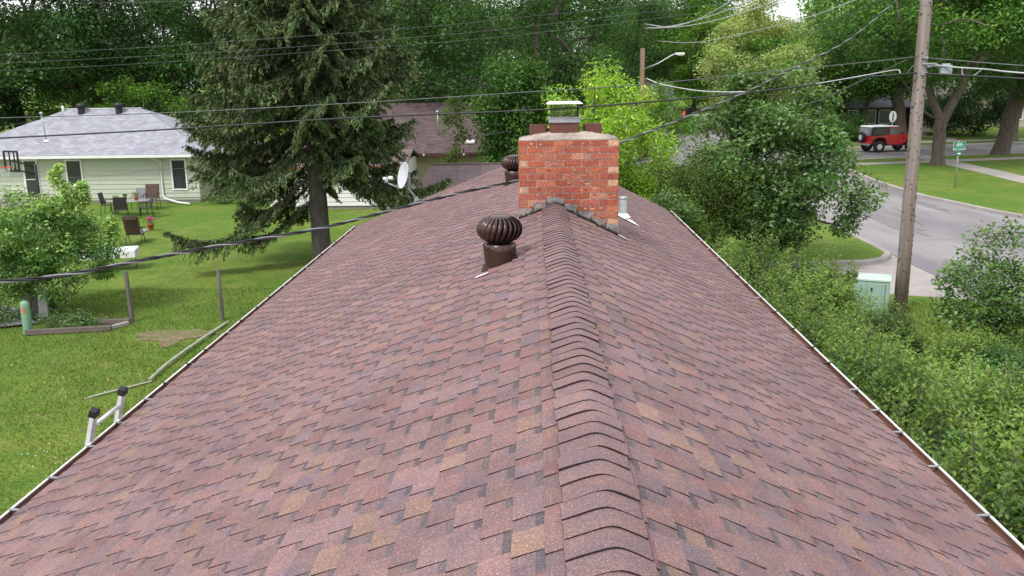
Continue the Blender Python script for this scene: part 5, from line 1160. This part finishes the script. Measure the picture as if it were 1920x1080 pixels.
tree('small_tree','thin yellow-green sapling hanging before the middle of the maroon roof',X(850,46.8),46.6,0,5.6,.55,1.6,.05,'yellowgreen',16,1100,.17,38,trunk_h=1.5,rc=.42,hollow=.1,flat=1.2,droop=.7)
# right side
GR='street trees across the crossing'
tree('maple_tree','yellow-olive dome shaped maple between two bright green trees at the upper right',X(1425,72),72,.9,11.0,4.1,.9,.22,'olive',90,34000,.20,43,trunk_h=1.2,rc=1.25,hollow=.5,cj=.12)
lt=tree('street_tree','bright green tree just right of the olive maple',X(1545,86),86,.9,10.6,4.6,1.8,.25,'light',60,24000,.24,45,trunk_h=3,group=GR,rc=1.6)
tree('forked_tree','big street tree forking low on the island lawn, right of the utility pole',23.9,54.6,.9,14,7.4,4.7,.36,'mid',110,52000,.22,49,trunk_h=2.6,forks=[[(-.55,0,3.6),(-.95,.1,4.7),(-1.25,.1,6.2)],[(.5,0,3.5),(1.0,0,4.6),(1.35,0,5.6)],[(-.75,.3,3.0),(-1.7,.5,4.2),(-2.6,.6,5.6)]],rc=1.9,bark=BARK,hollow=.5,tips='light',droop=.4)
st=tree('street_tree','tall street tree with a thick trunk leaning right, near the right edge',30.9,61.3,.9,15,7.0,3.8,.50,'mid',100,42000,.23,51,trunk_h=4.0,lean=(.8,0),rc=1.9,group=GR,droop=.4)
copy_at(st,'thick trunked street tree just left of the utility pole, behind the red car',X(1697,77,230),77.5,.9,2.2,(.95,.95,1.0),GR)
copy_at(st,'street tree beyond the right edge with a trunk behind the leaning one',X(1905,74,230),74.5,.9,4.2,(.9,.9,1.0),GR)
tree('lawn_tree','slim trunked tree shading the dark brick house behind the red car',X(1622,80,225),80,.9,10.5,5.6,3.0,.2,'mid',70,30000,.24,53,trunk_h=3,rc=1.7,group=None)
copy_at(lt,'pale green tree rising behind the dark brick house',X(1600,108),108,.9,1.3,(1.5,1.5,1.5),GR)
copy_at(pg,'tree crown behind the utility pole top, beyond the dark brick house',X(1740,104),106,.9,3,(1.1,1.1,1.0),GB)
copy_at(pg,'distant tree crown above the right end of the crossing',X(1880,112),112,.9,5,(1.1,1.1,1.0),GB)
copy_at(pg,'darker tree at the end of the street behind the lamp pole',X(1215,135),138,.9,4.4,(1.1,1.1,1.0),GB)
copy_at(pm,'dark evergreen looking tree at the end of the street under the lamp arm',X(1300,150),152,.9,.4,(1.2,1.2,.9),GB)
copy_at(lt,'bright green tree at the top edge between the lamp and the olive maple',X(1345,96),96,.9,2.9,(1.3,1.3,1.1),GR)
# far belt so that no bare horizon shows
FT='far trees closing the view'
labs=['far left','left','spruce left','spruce','spruce right','maroon roof','chimney left','chimney','lamp','street end','olive maple','shrub tree','red car','utility pole','forked tree','right edge']
for i,px in enumerate([-150,0,150,300,450,600,760,920,1120,1235,1390,1500,1610,1760,1880,2050]):
    Y_=150+ (i*37%41); src=[pd,pg,pm][i%3]; wx=X(px,Y_)
    copy_at(src,'distant tree crown far behind the %s'%['corner of the left trees','grey roof left end','grey roof middle','grey roof right end','spruce left side','spruce middle','maroon roof','great maple','distant lamp pole','lamp arm','olive maple','bright green tree','red car','utility pole','forked tree','leaning street tree'][i],wx,Y_,.0 if wx<8 else .9,i*1.3,(1.5,1.5,.86 if 1100<px<1640 else 1.1),FT)
# dark clipped bushes by the far houses
bs=tree('bush','dark rounded bush in front of the dark brick house, left of the red car',X(1590,78,225),78,.9,2.3,1.7,.2,.05,'dark',26,7000,.14,61,trunk_h=.3,rc=.7,group='dark bushes by the far houses',cat='bush')
copy_at(bs,'big dark bush on the far lawn between the forked and the leaning tree',X(1828,80,245),80,.9,1,(2.0,1.6,2.1),'dark bushes by the far houses')
copy_at(bs,'low dark bush beside the spare wheel of the red car',X(1618,75,255),75.5,.9,2,(.9,.9,.55),'dark bushes by the far houses')
copy_at(bs,'low dark bush at the left end of the dark brick house wall',X(1560,76,250),76,.9,3,(1,.9,.8),'dark bushes by the far houses')
copy_at(bs,'green bush at the foot of the taupe roofed house behind the forked tree',X(1775,84,225),84,.9,4,(1.6,1.3,1.5),'dark bushes by the far houses')
ob=tree('flowering_bush','small orange flowering bush on the far lawn behind the shrub tree',X(1352,100,200),100,.9,2.0,1.4,.3,.05,'dark',14,2500,.18,62,trunk_h=.3,rc=.6,cat='bush')
PALS['orange']=[(.55,.16,.05),(.6,.2,.07)]
rs_=np.random.RandomState(5); crown(crown_centres(10,1.2,.4,2.0,rs_),1200,.6,.2,PALS['orange'],rs_,'blossom',ob)
# lime box elder behind the chimney and the little street-side tree
tree('box_elder','bright lime green box elder rising behind the right side of the chimney',X(1140,25,230),25,.9,5.55,1.9,.8,.07,'lime',80,19000,.115,71,trunk_h=1.0,rc=.5,hollow=.3,asp=.42,droop=.5,flat=.8,cj=.12)
tree('small_tree','small round tree with a thin dark trunk before the pale street, right of the chimney',X(1240,41,300),41,.9,4.9,1.8,2.0,.06,'light',44,11000,.12,73,trunk_h=1.6,rc=.55,hollow=.3,asp=.4,cj=.15)
tree('box_elder','lime green sapling filling the space below the box elder, against our roof',X(1172,24.8,280),24.8,.9,3.3,.85,.5,.05,'lime',40,9000,.11,75,trunk_h=.6,rc=.45,hollow=.2,asp=.42,flat=.8,cj=.12)
# young tree on the left
yt=tree('young_tree','young leafy tree with yellow-green tips at the left, in front of the green house',-13.35,24.1,0,3.5,1.75,.3,.06,'young',95,24000,.115,81,trunk_h=.5,rc=.48,hollow=.25,asp=.45,tips='youngt',flat=.75,droop=.3,cj=.13)
rs_=np.random.RandomState(82); sh=np.array([(X(105,24)+13.35+.06*k*math.sin(k),.0,3.0+.17*k) for k in range(7)]+[(X(135,24)+13.35,.1,3.1+.15*k) for k in range(4)]+[(X(182,24)+13.35,.1,2.2+.13*k) for k in range(4)]+[(X(60,24)+13.35,.1,2.6+.13*k) for k in range(4)]); crown(sh,3000,.22,.11,PALS['youngt'],rs_,'new_shoots',yt,flat=1,cj=.05)
# big shrub tree right
tree('shrub_tree','large dense shrub tree with broad glossy leaves, between our roof and the street',X(1432,25.5,300),25.5,.88,5.6,2.0,.5,.12,'shrub',125,36000,.145,91,trunk_h=1.0,extra=[(2.5,0,1.9),(2.7,-.2,2.2),(2.3,.3,2.6),(2.6,.2,1.5),(2.2,-.4,1.2),(2.9,0,1.9),(2.2,0,3.1),(-2.3,0,2.6),(-2.2,-.3,1.6),(.2,0,5.2),(-.3,0,5.3)],rc=.62,hollow=.35,asp=.5,flat=.7,cj=.25)
rs_=np.random.RandomState(92)
tree('shrub','olive green open shrub with bare leaning stems, left of the big shrub tree',X(1300,24,350),24.0,.88,3.3,1.6,.3,.05,'yellowgreen',60,13000,.085,93,trunk_h=.4,rc=.5,hollow=.2,asp=.45,flat=.8,cat='shrub')
tree('shrub','blue-green low shrub at the far right corner of our roof',X(1240,22.5,345),22.2,.88,2.6,1.15,.2,.05,'shrub',36,8000,.09,95,trunk_h=.4,rc=.42,hollow=.2,cat='shrub')
tree('shrub','lime green bush between the small round tree and our roof corner',X(1185,28,330),28,.85,2.2,1.3,.2,.05,'lime',40,9000,.12,97,trunk_h=.4,rc=.5,hollow=.2,cat='shrub')
# -- hedge of upright shoots ----------------------------------------------
def shootbush(name,label,H,Rx,nst,nleaf,cols,seed,group,size=.05,tips=None,cat='shrub'):
    rs=np.random.RandomState(seed); t=T(name,label,cat,(0,0,0),0,group); st_=MB(); P=[];S=[];A=[];Nn=[];Cc=[]
    for i in range(nst):
        a=rs.uniform(0,2*PI); q=math.sqrt(rs.uniform(0,1)); bx,by=.35*Rx*q*math.cos(a),.35*Rx*q*math.sin(a); ex,ey=Rx*q*math.cos(a)*1.0,Rx*q*math.sin(a)*1.0
        h=H*(1-.42*q*q)*rs.uniform(.62,1.08); ln=rs.normal(size=2)*.12
        def f(s): return np.stack([bx+(ex-bx)*s**.8+ln[0]*s*s,by+(ey-by)*s**.8+ln[1]*s*s,h*s+0*s],-1)
        if i%3==0: st_.tube([f(s) for s in(0,.3,.6,.85,1)],[.014,.011,.008,.005,.003],4,caps=False)
        s=rs.uniform(.18,1,nleaf)**.8; s=np.sort(s); pp=f(s); d=f(s+.02)-f(s); d/=np.linalg.norm(d,axis=1,keepdims=True)
        an=np.arange(nleaf)*2.4; side=np.stack([np.cos(an),np.sin(an),np.zeros(nleaf)],-1); l=size*rs.uniform(.7,1.25,nleaf)*np.where(s>.93,.7,1)
        sp=rs.uniform(.2,3.6,nleaf)*size*np.where(s>.8,.25,1)
        P.append(pp+side*(sp+l*.5)[:,None]+rs.normal(size=(nleaf,3))*.012); S.append(l*1.35); A.append(side+d*.55); nn=d+rs.normal(size=(nleaf,3))*.35; Nn.append(nn)
        c=pal(cols,nleaf,rs,.14)*rs.uniform(.82,1.2)
        if tips is not None: k=s>.84; c[k]=pal(tips,int(k.sum()),rs,.14)
        Cc.append(c)
    st_.build('stems',BARK,t,local=True); leafmesh('foliage',np.concatenate(P),np.concatenate(S),np.concatenate(A),np.concatenate(Nn),np.clip(np.concatenate(Cc),.003,.9),LEAF,.5,t)
    return t
GH='hedge shrubs along our right gutter'
hA=shootbush('hedge_shrub','x',2.5,1.15,220,64,PALS['hedge']+PALS['shrub'][1:3],1,GH,.064,PALS['hedgel'])
hB=shootbush('hedge_shrub','x',2.3,1.2,220,64,PALS['hedge']+PALS['shrub'][:2],2,GH,.058,PALS['hedgel'])
hC=shootbush('hedge_shrub','x',2.4,1.2,220,64,PALS['hedgel'][:3]+PALS['hedge'][2:3],3,GH,.066,[(.20,.32,.06),(.17,.28,.05),(.25,.36,.10)])
hD=shootbush('hedge_shrub','x',2.0,1.0,160,56,PALS['shrub'],4,GH,.078,PALS['hedgel'])
first={}
spots=[ # proto, x, y, scale, label
 (hA,4.55,2.6,(1,1,.95),'nearest dark hedge shrub at the lower right corner below the gutter'),
 (hD,5.55,3.4,(1,1,.85),'loose leafed shrub right of the nearest dark hedge shrub'),
 (hB,4.5,4.5,(1,1,1),'dark hedge shrub below the second stretch of the right gutter'),
 (hA,5.6,5.3,(1,1,.9),'hedge shrub with pale upright tips, lower right, away from the gutter'),
 (hC,6.8,6.1,(1,1,.75),'yellow-green shrub on the outer side of the hedge, low at the right edge'),
 (hB,4.45,6.4,(1,1,1.05),'dark hedge shrub touching the gutter, halfway down the right side'),
 (hC,5.7,7.3,(1,1,.85),'yellow-green hedge shrub in the middle row, lower half'),
 (hD,6.9,8.2,(1,1,.75),'loose leafed low shrub on the outer side of the hedge'),
 (hA,4.5,8.3,(1,1,1.1),'dark hedge shrub beside the gutter with a few pale shoots'),
 (hC,5.8,9.3,(1,1,.95),'bright hedge shrub in the middle row, level with the right hand bush'),
 (hB,6.6,10.9,(1,1,.82),'dark green shrub between the bright hedge and the right hand bush'),
 (hB,4.5,10.2,(1,1,1.1),'dark dense hedge shrub by the gutter, level with the near turbine'),
 (hC,5.7,11.5,(1,1,.9),'bright yellow-green hedge shrub in front of the cabinet'),
 (hA,4.5,12.2,(1,1,1.1),'dark hedge shrub by the gutter, level with the chimney'),
 (hC,6.6,13.0,(.9,.9,.58),'bright upright shrub just below the utility cabinet'),
 (hA,5.5,13.8,(1,1,.68),'green hedge shrub with bright tips left of the utility cabinet'),
 (hB,4.5,14.3,(1,1,1.1),'dark hedge shrub by the gutter beyond the chimney'),
 (hC,7.6,15.2,(.7,.7,.45),'bright shrub at the foot of the utility pole'),
 (hB,7.5,12.4,(.9,.9,.6),'low dark shrub between the cabinet and the right edge bush'),
 (hC,5.6,15.9,(1,1,.6),'bright hedge shrub between the cabinet and the big shrub tree'),
 (hB,4.6,16.4,(1,1,.95),'dark hedge shrub by the far stretch of the right gutter'),
 (hA,6.5,17.0,(.9,.9,.55),'green hedge shrub with lime tips near the lawn corner'),
 (hA,4.7,18.5,(1,1,.9),'green hedge shrub below the big shrub tree, by the gutter end'),
 (hC,5.9,18.8,(1,1,.75),'bright hedge shrub below the big shrub tree'),
 (hB,5.2,20.6,(1,1,1.05),'dark hedge shrub under the left part of the big shrub tree'),
 (hD,6.6,20.6,(1,1,.8),'loose leafed shrub under the big shrub tree'),
 (hC,4.4,21.3,(1,1,.95),'bright shrub just beyond the far right corner of our roof'),
 (hA,3.0,22.4,(1,1,1.1),'green shrub with lime tips hugging the far right end of the roof'),
]
for i,(p,x,y,s,l) in enumerate(spots):
    if p not in first: first[p]=1; o=p
    else: o=copy_tree(p)
    o.location=(x,y,gz(x)-.05); o.rotation_euler=(0,0,i*1.7); o.scale=s; o['label']=l
# right hand bush and loose leaves near the cabinet
tree('shrub','rounded green bush with arching shoots at the right edge, in front of the street',X(1872,16.3,570),16.3,.88,2.45,.88,.15,.04,'shrub',46,9000,.085,101,trunk_h=.4,rc=.36,hollow=.25,asp=.55,flat=.9,cat='shrub',tips='light',extra=[(-.9,0,1.5),(-1.0,0,1.1),(.9,0,1.9),(0,0,2.5),(-.4,0,2.4),(.4,.1,2.5)])
copy_at(bs,'dark small bush low at the right edge behind the hedge',X(1905,14.2,640),14.2,.86,2,(.42,.42,.42),'dark bushes by the far houses')
# low plants
wd=shootbush('garden_plant','leafy weeds growing inside the timber edged bed',.55,.9,60,26,PALS['shrub'],7,'garden plants in the yard',.06); wd.location=(-12.2,22.65,0); wd.scale=(1,.45,1); wd['category']='plant'
def wc(label,x,y,s):
    c=copy_tree(wd); c.location=(x,y,gz(x)); c.scale=s; c['label']=label
wc('bright green tuft of daylily leaves at the white garage wall',X(535,44,395),43.7,(.7,.5,.8)); wc('grassy weeds behind the green pedestal',-14.6,22.9,(1,1,1.2))
wc('leafy plants at the foot of the green house beside the air conditioner',X(425,48,380),47.3,(1.2,.6,1.3)); wc('low shrubby plants under the spruce',X(470,46,375),46,(1,.5,1))
# flower pots
for i,(x,y,z,r_,h,l) in enumerate(POTS):
    t=T('flower_pot',l,'flower pot',(x,y,z)); MB().lathe([(r_*.7,0),(r_,h*.85),(r_*1.12,h*.86),(r_*1.12,h),(r_*.95,h),(r_*.9,h*.85),(0,h*.82)],(x,y,z),14).build('pot',TERR,t)
    rs_=np.random.RandomState(200+i); c=np.array([[0,0,h+r_*1.1]]); crown(c,160,r_*2.0,.06,PALS['light'] if i!=3 else PALS['mid'],rs_,'leaves',t)
    if i==3: PALS['pink']=[(.75,.04,.25),(.8,.10,.35),(.45,.08,.5)]; crown(np.array([[0,0,h+.22]]),140,.24,.08,PALS['pink'],rs_,'flowers',t)
    if i==0 or i==2: PALS['rd']=[(.6,.03,.03)]; crown(np.array([[0,0,h+r_*1.3]]),14,r_*1.6,.05,PALS['rd'],rs_,'flowers',t)
# -- grass blades over the near lawns and clover heads --------------------
def lawn(name,regions,n,hh,seed,cols,sz=.05):
    rs=np.random.RandomState(seed); P=[];w_=[(a[1]-a[0])*(a[3]-a[2]) for a in regions]; tot=sum(w_)
    for a,q in zip(regions,w_):
        k=int(n*q/tot); x=rs.uniform(a[0],a[1],k); y=a[2]+(a[3]-a[2])*rs.uniform(0,1,k)**1.3; P.append(np.stack([x,y],-1))
    P=np.concatenate(P); e_=((P[:,0]+9.2)/1.15)**2+((P[:,1]-21.8)/.6)**2; P=P[(e_>1)|(rs.uniform(size=len(P))<.12)]; n=len(P); cl_=np.sin(P[:,0]*1.9+np.sin(P[:,1]*1.3)*2)*np.sin(P[:,1]*1.7+np.cos(P[:,0]*.9)*2)
    z=np.array([gz(x)+und(x,y) for x,y in P]); h=hh*rs.uniform(.5,1.4,n)*(1+.35*cl_)
    A=rs.normal(size=(n,3))*.45; A[:,2]=1; Nn=rs.normal(size=(n,3)); Nn[:,2]*=.2
    Q=np.stack([P[:,0],P[:,1],z+h*.35],-1); c=pal(cols,n,rs,.2)*(1+.12*cl_)[:,None]
    o=leafmesh(name,Q,h,A,Nn,np.clip(c,.003,.9),LEAF,.32); tag(o,kind='stuff'); return o
GC=[(.15,.225,.05),(.18,.24,.055),(.13,.205,.04),(.23,.25,.085)]
lawn('grass',[(-17,-4.6,4,27)],150000,.055,301,GC)
lawn('grass_side',[(3.4,10.4,2,21)],50000,.09,303,GC)
rs_=np.random.RandomState(9); n=420; x=rs_.uniform(-12,-5,n); y=rs_.uniform(9,23,n); k=(np.sin(x*1.3+y*.8)+np.sin(y*1.7-x))>.2; x,y=x[k],y[k]; n=len(x)
o=leafmesh('clover_heads',np.stack([x,y,np.full(n,.085)],-1),np.full(n,.035),unit(n,rs_)*[1,1,.2],np.tile([0,0,1.],(n,1))+rs_.normal(size=(n,3))*.2,np.tile([.7,.7,.62],(n,1)),LEAF,.9); tag(o,kind='stuff')
